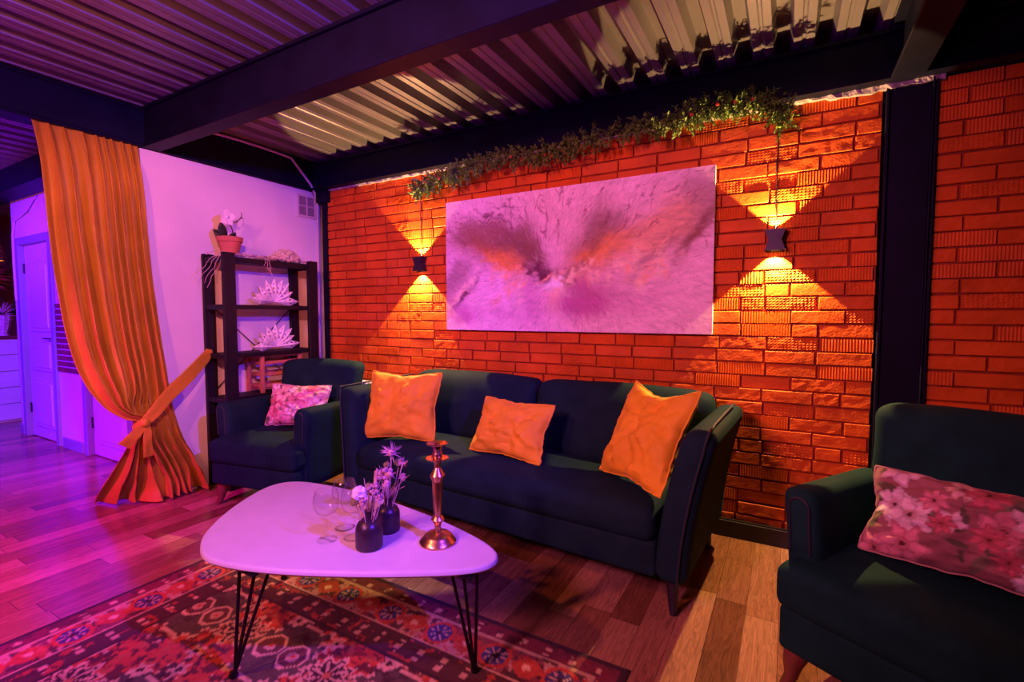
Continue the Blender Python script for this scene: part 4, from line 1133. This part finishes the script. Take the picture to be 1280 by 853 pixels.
# cables
bm = B(); tube(bm, [(-3.695, 1.75, 2.615), (-3.69, 2.0, 2.60), (-3.695, 2.23, 2.612), (-3.69, 2.50, 2.608), (-3.69, 2.69, 2.60), (-3.685, 2.78, 2.51), (-3.69, 2.88, 2.42), (-3.70, 2.93, 2.35), (-3.715, 2.965, 2.28), (-3.722, 2.97, 2.1), (-3.722, 2.97, 1.6), (-3.722, 2.97, 1.0), (-3.722, 2.97, .12)], .010, 8)
tag(obj('electric_cable', bm, M['cable']), 'pale cable running down the white wall beside its corner with the brick', 'cable')
bm = B(); tube(bm, [(-6.36, 1.84, 2.42), (-6.42, 1.83, 2.40), (-6.62, 1.825, 2.30), (-6.98, 1.835, 2.24), (-7.04, 1.835, 2.10), (-7.05, 1.835, 1.8), (-7.04, 1.835, 1.5), (-7.03, 1.835, 1.42)], .011, 8)
tag(obj('electric_cable', bm, M['cable']), 'violet-lit cable hanging beside the far door frame', 'cable')

# brick-patterned panel by the doors
t = thing('brick_panel', 'dark panel of small bricks with glowing pink joints on the far violet wall', 'panel', (-5.78, 1.845, 1.06))
bm = B(); box(bm, -.25, .25, -.006, .004, -.33, .33, .002); obj('backing', bm, M['paper'], t)
bm = B()
for r_ in range(12):
    z = -.325 + r_ * .0545
    for k in range(7):
        xa = max(-.245, -.245 + (k - .5 * (r_ % 2)) * .082); xb = min(.245, -.245 + (k + 1 - .5 * (r_ % 2)) * .082 - .012)
        if xb - xa > .01: box(bm, xa, xb, -.016, -.005, z, z + .043, .002, 1)
obj('bricks', bm, M['dark_red'], t)

# radiator between the armchair and the sofa
t = thing('radiator', 'low white radiator at the brick wall between the armchair and the sofa', 'radiator', (-3.02, 2.915, 0))
bm = B()
for k in range(15): softbox(bm, -.42 + k * .057, -.42 + k * .057 + .050, -.035, .035, .14, .715, .018, 3)
obj('fins', bm, M['radiator'], t)
for z in (.19, .66):
    bm = B(); tube(bm, [(-.43, 0, z), (.44, 0, z)], .014, 10); obj('pipe', bm, M['radiator'], t)
for x in (-.36, .36):
    bm = B(); tube(bm, [(x, 0, .16), (x, 0, 0)], .014, 10); obj('foot', bm, M['radiator'], t)

# ================================================================== BAR IN THE FAR ROOM
t = thing('bar_counter', 'white horizontal-board bar counter lit violet at the far left', 'bar counter', (-8.1, .6, 0))
bm = B()
for k in range(5): box(bm, .05, .075, -2.6, 1.52, .02 + k * .195, .02 + k * .195 + .188, .004, 1)
obj('front_boards', bm, M['boards'], t, smooth=False)
bm = B(); box(bm, -.55, .05, -2.6, 1.52, 0, .985); obj('carcass', bm, M['boards'], t, smooth=False)
bm = B(); box(bm, -.60, .10, -2.62, 1.55, .985, 1.025, .006); obj('worktop', bm, M['dark_red'], t)
t = thing('crystal_vase', 'pink crystal vase of dried stems on the far bar counter', 'vase', (-8.1, 1.98, 1.025))
bm = B(); lathe(bm, [(0, 0), (.055, 0), (.05, .01), (.04, .03), (.06, .10), (.075, .20), (.085, .24), (.08, .24), (.068, .2), (.05, .1), (0, .05)], 20, ripple=lambda j, a: .05 * math.cos(a * 10)); obj('vessel', bm, M['pink_glass'], t)
bm = B(); spikes(bm, (0, 0, .26), .15, 80, 3, .008, .5); obj('dried_stems', bm, M['thistle'], t)
t = thing('pendant_lamp', 'small gold pendant lamp hanging at the far left edge', 'pendant lamp', (-8.1, 1.95, 2.63))
bm = B(); lathe(bm, [(0, -.44), (.02, -.44), (.04, -.46), (.075, -.55), (.09, -.66), (.085, -.72), (.078, -.72), (.08, -.66), (.06, -.55), (0, -.47)], 24, ripple=lambda j, a: .04 * math.cos(a * 12)); obj('shade', bm, M['gold'], t)
bm = B(); tube(bm, [(0, 0, 0), (0, 0, -.45)], .006, 6); obj('cord', bm, M['black'], t)
bm = B(); blob(bm, (0, 0, -.66), .035, 1, 2, 0); obj('bulb', bm, emat('gold_bulb', (1, .6, .12), 9), t)
t = thing('feather_plume', 'bushy red feather plume above the far bar counter', 'feathers', (-8.58, 1.80, 1.026))
bm = B(); tube(bm, [(0, 0, 0), (.01, 0, .35), (0, .02, .72)], .012, 8); lathe(bm, [(0, 0), (.09, 0), (.09, .015), (.02, .03), (0, .03)], 20); obj('stand', bm, M['black'], t)
bm = B(); spikes(bm, (0, .06, .74), .34, 420, 6, .014, .25); obj('feathers', bm, M['feather'], t)
bm = B(); box(bm, -9.44, -9.2, -2.0, 2.9, 1.32, 1.36, .004); tag(obj('wall_shelf', bm, M['black']), 'dark shelf on the red wall behind the far bar', 'shelf')
